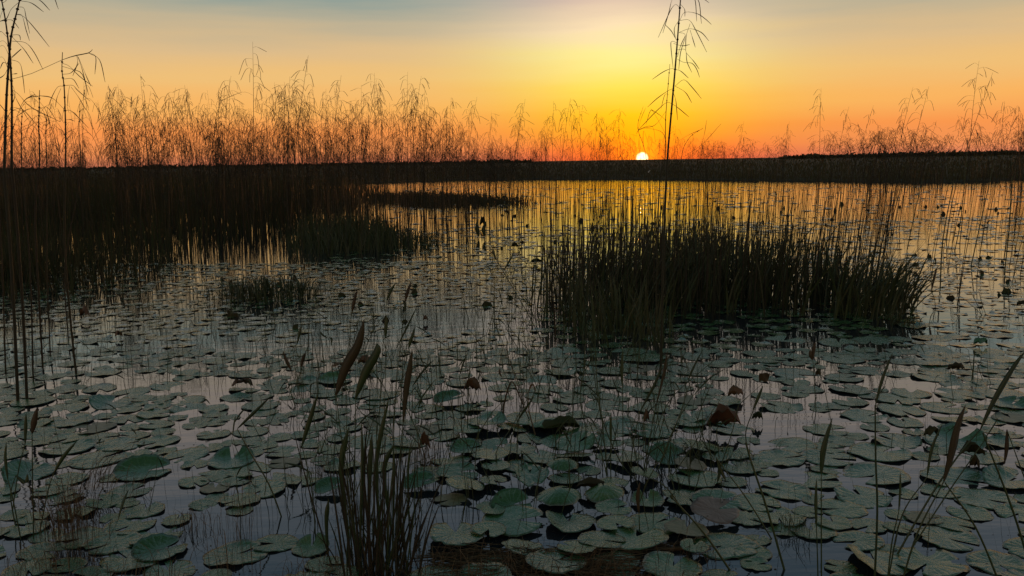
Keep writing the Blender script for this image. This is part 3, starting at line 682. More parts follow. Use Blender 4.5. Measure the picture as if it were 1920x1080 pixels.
PAD_CURL = [pad_mesh(60 + s, M_PAD, False, curl(.45, s % 2)) for s in range(4)]
PAD_DOME = [pad_mesh(70 + s, M_PAD, False, dome) for s in range(3)]
PAD_CUP = [pad_mesh(80 + s, M_PAD, False, cup) for s in range(3)]
LOOK = {'flat': (PAD_FLAT, 'flat green'), 'wavy': (PAD_WAVY, 'wavy-rimmed green'), 'yel': (PAD_Y, 'yellowing'), 'brown': (PAD_B, 'brown withered'),
        'curl': (PAD_CURL, 'curled-edge green'), 'dome': (PAD_DOME, 'humped dark'), 'cup': (PAD_CUP, 'cupped dark green')}
raw = '''1549 806 83 flat;1680 827 95 wavy;1461 860 100 wavy;1555 860 102 wavy;1650 849 118 wavy;1528 901 103 flat;1642 892 120 wavy;1469 921 105 wavy;1417 944 90 flat;
1617 933 112 wavy;1578 955 90 flat;1792 899 128 wavy;1844 936 120 wavy;1889 905 100 curl;1910 963 90 wavy;1628 987 72 flat;1608 1016 92 flat;1525 997 85 flat;1733 972 75 yel;
1775 1010 117 wavy;1410 1038 80 wavy;1740 1055 140 wavy;1872 1058 115 wavy;1444 675 67 flat;1580 674 80 flat;1497 671 60 flat;1494 703 90 flat;1583 709 75 flat;1492 718 53 flat;
1594 731 78 wavy;1739 678 88 wavy;1630 696 74 flat;1750 707 84 wavy;1805 721 84 flat;1708 738 78 wavy;1797 740 92 wavy;1594 754 70 flat;1683 749 90 flat;1689 770 90 wavy;
1622 781 87 wavy;1697 793 70 flat;1464 764 86 wavy;1436 743 55 flat;1769 765 85 flat;1789 785 80 flat;1872 738 90 wavy;1894 760 70 curl;1867 721 80 flat;1842 661 75 flat;1872 674 70 wavy;
1747 656 74 flat;1869 629 60 flat;1747 634 70 flat;1680 638 60 flat;1633 639 80 flat;1572 643 80 flat;1469 639 88 flat;1711 611 60 flat;1764 596 66 flat;
925 838 60 wavy;922 863 80 wavy;925 909 55 wavy;975 849 66 wavy;961 805 64 wavy;994 905 86 cup;1030 803 80 dome;1041 830 66 wavy;1080 844 80 curl;1055 883 60 dome;1103 883 50 wavy;
1077 860 75 wavy;1141 836 60 wavy;1172 866 75 wavy;1208 897 62 wavy;1133 935 76 dome;1047 944 90 dome;1067 984 102 curl;1150 963 70 wavy;1228 985 105 flat;1150 913 62 wavy;964 985 120 flat;
925 969 52 wavy;914 950 45 wavy;1128 1024 90 wavy;1192 1018 120 wavy;1342 975 95 brown;1289 938 105 wavy;1344 944 95 flat;1372 905 60 wavy;1294 880 65 yel;1317 844 80 wavy;1358 1024 130 flat;
1261 1069 115 wavy;917 1005 70 flat;1167 805 80 wavy;1255 797 60 wavy;1297 795 62 wavy;1222 813 80 flat;917 693 50 wavy;942 728 55 flat;1025 732 70 wavy;1014 716 68 flat;1067 749 66 wavy;
1039 765 60 flat;1128 743 55 wavy;1156 720 66 flat;1300 693 108 flat;1203 671 100 flat;1178 660 70 flat;1058 660 70 flat;1067 682 75 flat;1336 736 46 flat;1300 752 68 yel;1222 765 80 flat;
1297 788 60 wavy;1133 760 75 flat;922 777 46 wavy;470 810 70 flat;483 793 50 wavy;494 836 55 flat;642 801 78 wavy;714 808 55 flat;572 816 55 flat;533 869 64 yel;492 919 95 wavy;567 899 80 wavy;
619 922 62 cup;511 902 90 flat;417 897 50 wavy;450 958 50 flat;442 1041 122 wavy;622 844 60 flat;855 1013 118 flat;789 913 70 cup;858 891 85 wavy;872 919 80 wavy;869 833 70 wavy;878 847 70 curl;
705 877 70 flat;61 753 85 flat;122 766 88 wavy;208 758 80 curl;245 737 72 wavy;301 748 52 flat;350 752 70 wavy;293 776 72 wavy;240 787 65 flat;130 789 96 wavy;293 797 66 wavy;8 780 50 flat;
73 813 75 flat;126 840 105 wavy;20 837 60 flat;191 821 65 flat;297 829 78 wavy;183 862 105 flat;45 872 90 flat;400 815 65 wavy;269 886 105 curl;244 921 80 wavy;363 905 62 wavy;400 893 65 wavy;
383 948 57 flat;407 935 50 flat;126 900 75 wavy;196 941 75 wavy;244 986 95 wavy;293 1007 100 wavy;212 1019 105 wavy;244 1051 118 wavy;318 1072 100 wavy;301 1035 100 curl;269 958 80 wavy;53 1068 90 flat;
81 1035 90 wavy;115 655 52 dome;180 640 60 flat;200 655 60 wavy;505 694 50 flat;592 685 40 wavy;650 689 60 brown;817 678 80 flat;833 693 60 curl;842 754 60 cup;800 767 65 wavy;883 767 60 wavy;
844 780 62 wavy;705 740 95 flat;442 746 60 flat;594 705 75 flat;633 772 50 flat;417 700 50 wavy;483 744 60 flat;761 711 60 wavy;790 728 60 flat;1789 828 116 curl;1820 620 40 flat;1795 632 50 flat'''
pads = []
for it in raw.replace('\n', '').split(';'):
    x, y, w, lk = it.split(); x, y, w = float(x), float(y), float(w); g = G(x, y); d = np.linalg.norm(g - EYE)
    depth = (g - EYE) @ fwd; pads.append([x, y, w / 2 / F_PX * depth, lk, g])
holes = [(255, 712, 55, 12), (395, 735, 45, 20), (345, 826, 38, 16), (345, 930, 45, 24), (420, 990, 60, 30), (560, 965, 60, 40), (1500, 800, 60, 24), (1395, 733, 55, 16), (1560, 740, 38, 9), (1690, 716, 60, 9),
         (1700, 872, 36, 12), (1735, 945, 42, 18), (1500, 1050, 40, 38), (1240, 755, 0, 0), (975, 930, 55, 16), (885, 738, 50, 12), (950, 768, 38, 8), (940, 820, 30, 8), (1335, 820, 36, 14), (725, 960, 85, 70), (1060, 1010, 50, 14),
         (1460, 790, 50, 12), (1420, 765, 40, 16), (700, 715, 50, 8), (1860, 1000, 25, 12), (960, 715, 0, 0), (640, 640, 60, 14), (820, 600, 80, 20), (430, 650, 50, 10), (1690, 650, 0, 0), (1600, 655, 0, 0), (1640, 700, 0, 0), (1880, 640, 40, 6)]
H_ = np.array([h for h in holes if h[2] > 0], float)
gp = np.array([p[4][:2] for p in pads]); gr = np.array([p[2] for p in pads])
def try_pads(n, poly, rr, overlap, use_holes=True, cover=None):
    global gp, gr
    out = []; pts = scatter(poly, n)
    for p in pts:
        px, py = proj(p); r_ = random.uniform(*rr)
        if use_holes and (((px - H_[:, 0]) / H_[:, 2]) ** 2 + ((py - H_[:, 1]) / H_[:, 3]) ** 2).min() < 1.9: continue
        if cover is not None and random.random() > cover(px, py): continue
        d = np.hypot(gp[:, 0] - p[0], gp[:, 1] - p[1])
        if (d < (gr + r_) * overlap).any(): continue
        gp = np.vstack([gp, p[:2]]); gr = np.append(gr, r_); out.append((px, py, r_, p))
    return out
near_poly = [(-500, 1300), (2500, 1300), (2300, 655), (-350, 655)]
fill = try_pads(4600, near_poly, (.055, .135), .68)
fill = sorted(fill, key=lambda t_: -t_[2] / t_[3][1])
cand = []
for px, py, r_, p in fill:
    lk = random.choices(['flat', 'wavy', 'curl', 'yel', 'cup'], [4, 7, 1, .7, .12])[0]
    cand.append([px, py, r_, lk, p])
in_view = lambda c: -20 < c[0] < 1940 and 600 < c[1] < 1100
allp = [c for c in pads + cand if in_view(c)]
allp.sort(key=lambda c: -(c[2] / np.linalg.norm(c[4] - EYE)) ** 2 * max(.1, 1.5 / np.linalg.norm(c[4] - EYE)))
single = allp[:292]; rest_near = allp[292:] + [c for c in cand if not in_view(c)]

# landmarks that pad labels lean on (picture position, phrase)
LM = [(655, 690, 'big red-brown spear leaf'), (762, 760, 'slender brown spear leaf'), (480, 775, 'green blade on the bent stalk'), (455, 722, 'brown leaf floating near the left'),
      (886, 728, 'brown leaf floating left of centre'), (1358, 788, 'big crumpled dry leaf'), (1378, 740, 'small dark dry leaf'), (1433, 708, 'red square-tipped leaf'), (1550, 835, 'tall green spear leaf at the right'),
      (1531, 940, 'short spear leaf low at the right'), (1642, 800, 'straight stalk at the right'), (1790, 830, 'dark red spear leaf at the right'), (1884, 840, 'small hanging red leaf at the right edge'),
      (1795, 700, 'little black curled leaf'), (1525, 655, 'dark bud in front of the thicket'), (1167, 690, 'upright spear leaf by the thicket'), (962, 740, 'arched broken reed'), (797, 835, 'reddish upright leaf in the middle'),
      (1000, 900, 'raised dark middle pad'), (1342, 975, 'brown withered pad'), (1060, 985, 'curled pad low in the middle'), (700, 950, 'stalk clump at the bottom'), (585, 790, 'green blade left of the twin leaves'), (130, 960, 'brown grass tuft at the lower left'),
      (370, 985, 'small dead grass tuft at the bottom'), (65, 790, 'brown spear leaf at the left'), (110, 850, 'dark slanting blade at the left'), (33, 748, 'foot of the thick left-edge reeds'), (143, 702, 'foot of the umbrella-headed reed'), (222, 628, 'small brown leaf at the left'),
      (270, 886, 'large dark-rimmed pad at the left'), (1240, 700, 'foot of the tall central reed'), (1358, 1035, 'slanting stalk at the bottom'), (1690, 1070, 'crossed stalks at the lower right'), (430, 880, 'bent stalk left of centre'), (1950, 720, 'long blade at the right edge')]
LMa = np.array([(a, b_) for a, b_, _ in LM], float)
ORD = ['first', 'second', 'third', 'fourth', 'fifth', 'sixth', 'seventh', 'eighth', 'ninth', 'tenth', 'eleventh', 'twelfth']
sect = {}
for c in single:
    d = np.hypot((LMa[:, 0] - c[0]), (LMa[:, 1] - c[1]) * 1.8); k = int(d.argmin()); dx, dy = c[0] - LMa[k, 0], (c[1] - LMa[k, 1]) * 1.8
    s = ('right of' if dx > 0 else 'left of') if abs(dx) > abs(dy) else ('in front of' if dy > 0 else 'behind')
    sect.setdefault((k, s), []).append((d[k], c))
label_of = {}
for (k, s), v in sect.items():
    v.sort(key=lambda t_: t_[0])
    for i, (_, c) in enumerate(v):
        label_of[id(c)] = '%s pad, %s %s the %s' % (LOOK[c[3]][1], ORD[min(i, 11)], s, LM[k][2])
zlev = 0
order = sorted(single, key=lambda c: -c[4][1])
for i, c in enumerate(order):
    meshes, look = LOOK[c[3]]; o = link('lily_pad', random.choice(meshes)); r_ = c[2]
    z = .002 + r_ * .004 + (i % 7) * .0006
    tilt = random.gauss(0, .02)
    mid = (850 < c[0] < 1350 and c[1] > 780)
    if mid: z += random.uniform(0, .03); tilt = random.gauss(.0, .10)
    if c[3] == 'cup': z += .02; tilt = .14
    if c[3] == 'dome': z += .015
    if c[3] == 'curl': z += .004
    if c[3] == 'brown': z += .03; tilt = .22
    o.location = (c[4][0], c[4][1], z); o.rotation_euler = (tilt, random.gauss(0, .03), random.uniform(0, 6.28)) if c[3] in ('flat', 'wavy', 'yel') else (tilt, random.gauss(0, .05), random.choice((1.57, .9, .5, .3)))
    o.rotation_mode = 'XYZ'
    o.scale = (r_, r_ * random.uniform(.88, 1.0), r_)
    tag(o, label_of[id(c)], 'lily pad', 'lily pads floating near the camera')
# the smaller and farther pads
lo = []
for s in range(6):
    V, q, _ = pad_arrays(200 + s, rings=(.55, 1.0), seg=12); pc = V.copy(); pc[:, 2] = 0; q = np.asarray(q); lo.append((V, q, pc))
def pad_mass(lst, name, label, lift=1.0):
    loc = np.array([c[4] for c in lst]); r_ = np.array([c[2] for c in lst]); n = len(lst); loc[:, 2] += .002 + r_ * .006
    V, q, C_ = inst(lo, rng.integers(0, 6, n), loc, rng.uniform(0, 6.28, n), r_, r_ * lift)
    q4, q3 = split_tri(q); me = mesh_from(name, V, [q4, q3], M_PAD if name.startswith('small') else M_PADF, C_, True); tag(link(name, me), label, 'lily pads', kind='stuff')
pad_mass(rest_near, 'small_lily_pads', 'small lily pads filling the gaps between the large ones')
mp1 = try_pads(5200, [(-400, 655), (2350, 655), (2200, 480), (-300, 500)], (.06, .12), .78, True, cover=lambda x, y: .85 if x < 1000 else (.75 if x > 1700 else .9))
pad_mass([[a, b_, r_, '', p] for a, b_, r_, p in mp1], 'far_lily_pads', 'lily pads carpeting the water between the reed beds', 1.0)
def loose(n, poly, rr, cov=None):
    pts = scatter(poly, n); return [[0, 0, random.uniform(*rr), '', p] for p in pts]
pad_mass(loose(1300, [(600, 505), (2200, 505), (2150, 400), (700, 430)], (.07, .14)), 'far_lily_pads', 'lily pads specking the bright water behind the thicket', 1.0)
pad_mass(loose(700, [(700, 430), (2150, 400), (2100, 349), (760, 350)], (.10, .2)), 'far_lily_pads', 'far lily pads specking the glowing water near the bank', 1.2)
# thin bent and broken stems standing between the pads
def bent(n, poly, hr, r, label):
    mb = MB()
    for p in scatter(poly, n):
        H = random.uniform(*hr); a = random.uniform(0, 6.28); d = np.array([math.cos(a), .4 * math.sin(a), 0]); l = random.uniform(.05, .6); rr = r * random.uniform(.6, 1.3); rn = random.random()
        k = p + d * H * l * .7 + (0, 0, H * random.uniform(.5, .9)); mb.tube(curve([p - (0, 0, .02), (p + k) / 2 + d * .01, k], 5), [rr, rr * .7], 4, rn)
        a2 = a + random.gauss(0, .7) + random.choice((0, 0, math.pi)); d2 = np.array([math.cos(a2), .4 * math.sin(a2), 0]); e = k + d2 * H * random.uniform(.2, .6) + (0, 0, H * random.uniform(-.5, .45))
        if random.random() < .5: mb.blade(curve([k, (k + e) / 2 + (0, 0, .01), e], 6), random.uniform(.005, .011), th=.2, rnd=rn)
        else: mb.tube([k, (k + e) / 2, e], [rr * .7, rr * .3], 4, rn)
    tag(link('bent_stems', mb.mesh('bent_stems', M_LEAF, True)), label, 'stems', kind='stuff')
bent(130, [(400, 1000), (900, 1000), (880, 640), (460, 640)], (.10, .42), .0022, 'thin bent stems crossing around the twin broad leaves')
bent(110, [(920, 930), (1360, 930), (1330, 680), (950, 680)], (.10, .40), .0022, 'thin bent and crossing stems over the middle pads')
bent(40, [(0, 1080), (420, 1080), (380, 640), (0, 640)], (.06, .28), .0016, 'thin bent stems between the pads on the left')
bent(36, [(1380, 1080), (1920, 1080), (1900, 660), (1400, 660)], (.06, .26), .0016, 'thin bent stems between the pads on the right')
bent(60, [(860, 660), (1020, 660), (1010, 500), (880, 500)], (.12, .4), .003, 'loose bent stems in the water left of the thicket')
# duckweed and scraps on the open water
dwp = scatter([(-200, 1150), (2100, 1150), (2000, 640), (-100, 640)], 7000); cl_ = np.sin(dwp[:, 0] * 2.3 + 1) * np.sin(dwp[:, 1] * 1.9) + .5 * np.sin(dwp[:, 0] * 6.1) * np.sin(dwp[:, 1] * 7.3); dwp = dwp[cl_ > .1]
nd = len(dwp); th_ = np.arange(6) / 6 * 6.283; rd = rng.uniform(.0015, .005, nd)
DV = dwp[:, None] + rd[:, None, None] * np.stack([np.cos(th_), np.sin(th_), np.zeros(6)], 1)[None] + np.array([0, 0, .0016]); DF = np.arange(nd)[:, None] * 6 + np.arange(6)[None]
DC = np.zeros((nd * 6, 3)); DC[:, 0] = np.repeat(rng.random(nd), 6)
tag(link('duckweed', mesh_from('duckweed', DV.reshape(-1, 3), [DF], M_DEAD, DC)), 'specks of duckweed and scraps on the open water', 'duckweed', kind='stuff')
# small upturned leaves that stand out dark
mbu = MB()
for p in list(scatter([(900, 480), (1750, 480), (1920, 380), (900, 392)], 60)) + list(scatter([(300, 640), (1000, 640), (1000, 520), (300, 520)], 22)) + list(scatter([(1600, 660), (1920, 660), (1920, 480), (1700, 480)], 16)):
    h = random.uniform(.02, .045) * (1 + p[1] * .06); a = random.uniform(0, 3.1); d = np.array([math.cos(a), math.sin(a) * .5, 0]) * random.uniform(.03, .07)
    mbu.add([p - d, p + d, p + d * .6 + (0, 0, h * .7), p - d * .3 + np.array([random.uniform(-.03, .03), 0, h])], [(0, 1, 2, 3)])
tag(link('upturned_leaves', mbu.mesh('upturned_leaves', M_BED)), 'small upturned leaves standing dark out of the pad carpet', 'leaves', kind='stuff')

# ---------------------------------------------------------------- spear-leaved stalks in the foreground
def spear(base, pts, leaf, w, mat, label, r=.0028, name='spear_leaf_plant', dy=0, group='spear-leaved water plants'):
    """base / pts: stalk in picture points; leaf: list of picture points from joint to tip; w in px"""
    b_ = G(*base); Y = b_[1]; o = empty(name, b_); dpt = (b_ - EYE) @ fwd
    st = [b_ + (0, 0, -.03)] + [P(x, y, Y + dy * (i + 1) / len(pts)) for i, (x, y) in enumerate(pts)]
    m_ = MB(); m_.tube(np.array(curve(st, 12)) - b_, [r, r * .9, r * .6], 5); link('stalk', m_.mesh('stalk', M_LEAF if mat is not M_DEAD else M_DEAD, True), o)
    if leaf:
        lv = [leaf] if not isinstance(leaf[0], list) else leaf
        for lf in lv:
            m_ = MB(); c = curve([P(x, y, Y + dy) for x, y in lf], 12) - b_; m_.blade(c, w * .95 / F_PX * dpt, th=.18, fold=.12)
            link('leaf_blade', m_.mesh('leaf_blade', mat, True), o)
    tag(o, label, 'water plant', group); return o
sp = spear
sp((668, 1010), [(655, 900), (640, 820), (630, 740)], [(630, 741), (648, 690), (672, 645), (683, 598)], 21, M_RED, 'big red-brown spear leaf, left one of the twin broad leaves')
sp((662, 1000), [(665, 880), (666, 800), (667, 745)], [(667, 746), (685, 700), (707, 660), (706, 643)], 19, M_LEAF, 'broad green spear leaf, right one of the twin leaves')
sp((652, 900), [(648, 700), (655, 640), (660, 583)], [(660, 586), (664, 565), (670, 543)], 7, M_RED, 'short brown spear tip above the twin broad leaves', r=.0018)
sp((712, 930), [(720, 780), (723, 690), (722, 632)], [(722, 634), (724, 612), (725, 590)], 7, M_LEAF, 'short green spear tip right of the twin broad leaves', r=.0018)
sp((708, 880), [(714, 720), (720, 620), (725, 562)], [(725, 563), (733, 545), (742, 530)], 6, M_LEAF, 'thin stalk with slanting blade behind the green spear tip', r=.0016)
sp((735, 880), [(742, 740), (752, 640), (760, 565)], [(760, 566), (764, 548), (771, 528)], 6.5, M_RED, 'tallest thin stalk with dark blade, right of the twin leaves', r=.0018)
sp((748, 830), [(752, 740), (758, 690), (766, 653)], [(766, 654), (771, 636), (779, 613)], 7, M_LEAF, 'dark narrow blade leaning right above the slender brown leaf', r=.0018)
sp((740, 1000), [(748, 880), (756, 790)], [(756, 792), (762, 730), (768, 690), (773, 655)], 13, M_RED, 'slender brown spear leaf right of the twin leaves')
sp((592, 1010), [(585, 920), (566, 836)], [(566, 837), (580, 790), (597, 735)], 10, M_LEAF, 'green blade left of the twin leaves on a thin stalk')
sp((531, 968), [(505, 910), (470, 850), (445, 805)], [(445, 804), (475, 775), (510, 741)], 7, M_LEAF, 'green blade on the bent stalk, slanting up to the right', r=.0036)
sp((575, 800), [(562, 740), (552, 700), (547, 694)], [(546, 694), (538, 678), (530, 657)], 7, M_RED, 'small drooping dark leaf on a forked stalk', r=.0016)
sp((610, 860), [(585, 780), (560, 730), (565, 690)], [(565, 688), (568, 672), (573, 660)], 6, M_RED, 'small upright leaf on the forked stalk right of the drooping one', r=.0016)
sp((556, 800), [(558, 730), (556, 650)], [(556, 648), (562, 625), (566, 608)], 5, M_LEAF, 'thin pale blade behind the forked stalk', r=.0014)
sp((640, 790), [(585, 740), (560, 705)], [(582, 742), (585, 720), (612, 715)], 3, M_LEAF, 'limp thin stalk lying toward the twin leaves', r=.0016)
sp((640, 770), [(612, 640), (615, 633)], [[(614, 634), (605, 628), (600, 620)], [(614, 634), (622, 635), (621, 650)]], 4, M_LEAF, 'fork-tipped thin stalk left of the twin leaves', r=.0014)
sp((700, 870), [(720, 700), (745, 650)], [(745, 650), (765, 610), (783, 572)], 4, M_LEAF, 'long thin grass leaning right above the twin leaves', r=.0014)
sp((770, 790), [(775, 720)], [(775, 722), (790, 700), (812, 676)], 5, M_LEAF, 'small pale blade leaning right of the slender brown leaf', r=.0014)
sp((62, 1010), [(61, 900), (60, 812)], [(60, 813), (64, 790), (70, 763)], 12, M_RED, 'brown spear leaf at the left beside the thick reed feet')
sp((20, 960), [(35, 880), (47, 832)], [(47, 833), (48, 800), (49, 774)], 7, M_LEAF, 'narrow green blade left of the brown spear leaf')
sp((70, 1000), [(90, 920), (102, 884)], [(102, 885), (120, 855), (145, 826)], 8, M_LEAF, 'dark slanting blade at the left over the pads')
sp((40, 1010), [(25, 940), (15, 900)], [(15, 902), (10, 860), (12, 828)], 6, M_LEAF, 'narrow blade at the left edge above the water')
sp((30, 985), [(20, 930), (30, 890)], [(30, 892), (48, 905), (52, 888)], 9, M_LEAF, 'broken dark blade folded over at the left edge')
sp((1541, 1095), [(1540, 1000), (1540, 888)], [(1540, 890), (1545, 840), (1561, 783)], 14, M_LEAF, 'tall green spear leaf at the right, above open water')
sp((1535, 1100), [(1533, 1050), (1531, 988)], [(1531, 990), (1530, 940), (1531, 896)], 8, M_LEAF, 'short spear leaf low at the right, left of the taller one')
sp((1640, 1090), [(1645, 960), (1642, 860), (1641, 760)], [(1641, 762), (1655, 710), (1675, 659)], 8, M_LEAF, 'straight stalk with a slanting blade at the right', r=.0042)
sp((1688, 1090), [(1720, 1000), (1770, 902)], [(1770, 903), (1785, 850), (1796, 800), (1811, 758)], 20, M_RED, 'dark red spear leaf at the right on a leaning stalk', r=.0036)
sp((1950, 960), [(1915, 880), (1888, 806)], [(1888, 805), (1887, 840), (1883, 871)], 11, M_RED, 'small hanging red leaf at the right edge')
sp((1675, 1040), [(1745, 930), (1800, 850), (1838, 805)], [(1838, 806), (1865, 750), (1900, 690), (1925, 655)], 15, M_LEAF, 'long broad blade reaching the right edge', r=.004)
sp((1664, 1085), [(1690, 970), (1738, 895)], [(1738, 896), (1748, 840), (1768, 792)], 8, M_LEAF, 'narrow blade left of the dark red spear leaf')
sp((1882, 1095), [(1830, 990), (1772, 905)], None, 0, M_LEAF, 'bare stalk leaning left under the dark red spear leaf', r=.004)
sp((1945, 1090), [(1900, 960), (1843, 812)], None, 0, M_LEAF, 'bare stalk leaning left from the lower right corner', r=.0045)
sp((1700, 1030), [(1780, 920), (1850, 820)], [(1845, 825), (1862, 800), (1873, 781)], 4, M_LEAF, 'thin stalk crossing below the long broad blade', r=.003)
sp((1662, 1100), [(1672, 1020), (1685, 960)], [(1685, 962), (1688, 920), (1688, 883)], 6, M_LEAF, 'thin upright blade between the straight and the crossed stalks')
sp((1475, 1068), [(1440, 960), (1410, 870), (1398, 830)], None, 0, M_LEAF, 'bare slanting stalk left of the tall green spear leaf', r=.0045)
sp((1408, 850), [(1398, 815), (1412, 770), (1430, 724)], [(1412, 770), (1422, 745), (1431, 723)], 8, M_LEAF, 'green stalk that holds up the red square-tipped leaf', r=.003)
sp((1378, 1068), [(1320, 1000), (1262, 935)], [(1262, 937), (1259, 930), (1264, 925)], 7, M_LEAF, 'slanting stalk at the bottom right of centre', r=.0045)
sp((1290, 960), [(1250, 915), (1205, 890)], [(1345, 905), (1350, 880), (1342, 855)], 8, M_LEAF, 'dark thin stalk over the middle pads', r=.003)
sp((1455, 1010), [(1400, 935), (1345, 862)], [(1345, 862), (1350, 880), (1362, 903)], 8, M_LEAF, 'slanting stalk with dark blade above the brown pad', r=.003)
sp((1168, 880), [(1168, 800), (1167, 722)], [(1167, 724), (1166, 690), (1168, 654)], 7, M_LEAF, 'spear leaf standing upright in front of the thicket')
sp((1200, 1000), [(1198, 960)], [(1198, 962), (1196, 930), (1200, 903)], 9, M_RED, 'thick dark upright stub among the lower middle pads')
sp((1146, 905), [(1145, 870), (1146, 830)], [(1146, 832), (1145, 800), (1146, 772)], 6, M_LEAF, 'green blade upright among the middle pads')
sp((1140, 890), [(1130, 800), (1118, 700), (1115, 600)], None, 0, M_LEAF, 'long stem rising left of the upright spear leaf', r=.003)
sp((1195, 895), [(1160, 860), (1125, 770), (1108, 650)], None, 0, M_RED, 'long reddish stem bending up to the thicket', r=.003)
sp((1205, 880), [(1215, 840), (1230, 760)], [(1230, 762), (1245, 700), (1252, 655)], 6, M_RED, 'reddish blade leaning right over the middle pads', r=.003)
sp((1180, 880), [(1188, 830), (1200, 770)], [(1200, 772), (1228, 720), (1243, 680)], 7, M_LEAF, 'green blade leaning right beside the reddish one', r=.003)
sp((1230, 880), [(1265, 800), (1300, 740)], [(1300, 742), (1330, 710), (1362, 690)], 4, M_LEAF, 'long thin stem slanting right below the thicket', r=.003)
sp((1235, 870), [(1270, 790), (1300, 700)], [(1290, 715), (1300, 690), (1318, 655)], 5, M_LEAF, 'thin blade slanting right toward the thicket foot', r=.0025)
sp((1210, 860), [(1250, 760), (1310, 700), (1365, 655)], None, 0, M_LEAF, 'thin straight stem slanting right across the pads below the thicket', r=.0025)
sp((1050, 810), [(1045, 760), (1048, 700)], None, 0, M_REED, 'thin upright stem left of the long stems in front of the thicket', r=.0022)
sp((1099, 800), [(1088, 740), (1095, 690), (1098, 640)], None, 0, M_REED, 'thin upright stem behind the reddish bending one', r=.0022)
sp((1052, 775), [(1048, 700), (1042, 650)], [(1042, 650), (1040, 600), (1038, 560)], 4, M_REED, 'thin stem with narrow tip at the left end of the thicket', r=.002)
sp((950, 835), [(975, 780), (995, 752)], [(970, 790), (990, 760), (1003, 740)], 5, M_LEAF, 'dark straight stem slanting up to the arched reed', r=.003)
sp((940, 880), [(930, 850), (960, 800), (990, 745)], None, 0, M_LEAF, 'second slanting stem beside the arched reed', r=.0028)
sp((940, 795), [(945, 760), (955, 722), (963, 718), (975, 745), (998, 800)], None, 0, M_DEAD, 'arched broken reed bent double left of the thicket', r=.005)
sp((1006, 815), [(992, 770), (990, 735)], [(990, 737), (998, 720), (1006, 738)], 4, M_DEAD, 'bent reddish reed right of the arched broken one', r=.004)
sp((985, 760), [(960, 690), (945, 648), (936, 690)], [(936, 690), (937, 700), (942, 708)], 4, M_DEAD, 'thin stem bent sharply left of the thicket', r=.0022)
sp((914, 825), [(914, 780), (914, 762)], [(914, 764), (913, 752), (914, 744)], 4, M_LEAF, 'tiny green sprout left of the arched reed', r=.0018)
sp((928, 634), [(927, 580), (928, 522)], None, 0, M_REED, 'single upright thin stalk standing left of the thicket', r=.004)
sp((1020, 640), [(985, 580), (950, 520), (930, 485)], [(930, 487), (926, 475), (925, 466)], 5, M_LEAF, 'long stem leaning left from the left end of the thicket', r=.004)
sp((1016, 645), [(1000, 590), (970, 545), (945, 505)], [(945, 506), (955, 490), (965, 470)], 4, M_LEAF, 'leaning stem with forked tip left of the thicket', r=.003)
sp((1000, 660), [(960, 620), (935, 585)], None, 0, M_REED, 'low stem leaning left above the water left of the thicket', r=.0028)
sp((1531, 770), [(1526, 700), (1524, 672)], [[(1524, 674), (1526, 655), (1529, 640)], [(1524, 675), (1520, 665), (1519, 655)]], 9, M_RED, 'dark bud on a thin stem in front of the thicket')
sp((1560, 790), [(1548, 740), (1535, 690)], None, 0, M_LEAF, 'thin stem leaning left from the open water at the right', r=.0018)
sp((1822, 712), [(1825, 690), (1827, 657)], None, 0, M_RED, 'short dark stump of a stem at the right', r=.005)
sp((1845, 710), [(1835, 690), (1829, 678)], None, 0, M_REED, 'short stem leaning on the dark stump at the right', r=.0025)
sp((1893, 585), [(1890, 540), (1882, 505)], None, 0, M_REED, 'long stem broken over near the right edge', r=.003)
sp((1848, 592), [(1825, 575), (1800, 555)], None, 0, M_REED, 'low leaning twig in the open water at the right', r=.003)
sp((1843, 590), [(1832, 570), (1820, 548)], None, 0, M_REED, 'second leaning twig beside the low one at the right', r=.003)
sp((1850, 588), [(1840, 565), (1835, 545)], None, 0, M_REED, 'third and steepest leaning twig at the right', r=.003)
sp((1755, 578), [(1752, 560), (1746, 545)], [(1746, 548), (1752, 520), (1758, 498)], 6, M_RED, 'dark spear blade right of the leaning sedge', r=.003)
sp((1720, 700), [(1738, 700)], None, 0, M_REED, 'short floating twig at the right', r=.004)
# unlabelled thin reeds on the open right water reach from there up to the sky
for bx, by, mx_, my, tx, ty, lab in ((1763, 540, 1768, 450, 1788, 340, 'first of the leaning stalks right of the thicket'), (1790, 470, 1803, 400, 1815, 260, 'second of the leaning stalks right of the thicket'), (1820, 500, 1838, 420, 1865, 300, 'third of the leaning stalks right of the thicket'), (1884, 505, 1893, 420, 1898, 330, 'rightmost leaning stalk in the open water'),
                                     (1700, 470, 1715, 400, 1730, 335, 'slim stalk leaning over the right end of the thicket')):
    sp((bx, by), [(mx_, my), (tx, ty)], None, 0, M_REED, lab, r=.0075, name='reed_stalk')

# clump of stalks at the bottom, its blades kept apart
cl = empty('stalk_clump', G(700, 1075)); cb = G(700, 1075)
tag(cl, 'thick clump of upright stalks and blades at the bottom left of centre', 'water plant', 'spear-leaved water plants')
for k in range(80):
    bx = random.gauss(706, 36); by = random.uniform(1040, 1100); b_ = G(bx, by); tx = bx + random.gauss(0, 26) + (bx - 700) * .5; ty = random.uniform(770, 990)
    m_ = MB(); w = random.uniform(.004, .0095); mid_ = P((bx + tx) / 2 + random.uniform(-6, 6), (by + ty) / 2, b_[1]); tp = P(tx, ty, b_[1] + random.uniform(-.1, .1))
    m_.blade(curve([b_ + (0, 0, -.03), mid_, tp], 9) - cb, w, th=.2, fold=.2, shape=lambda u: np.interp(u, [0, .3, .75, 1], [.8, 1, .7, .04]))
    link('blade', m_.mesh('blade', random.choice((M_LEAF, M_REED, M_REED, M_REED)), True), cl)
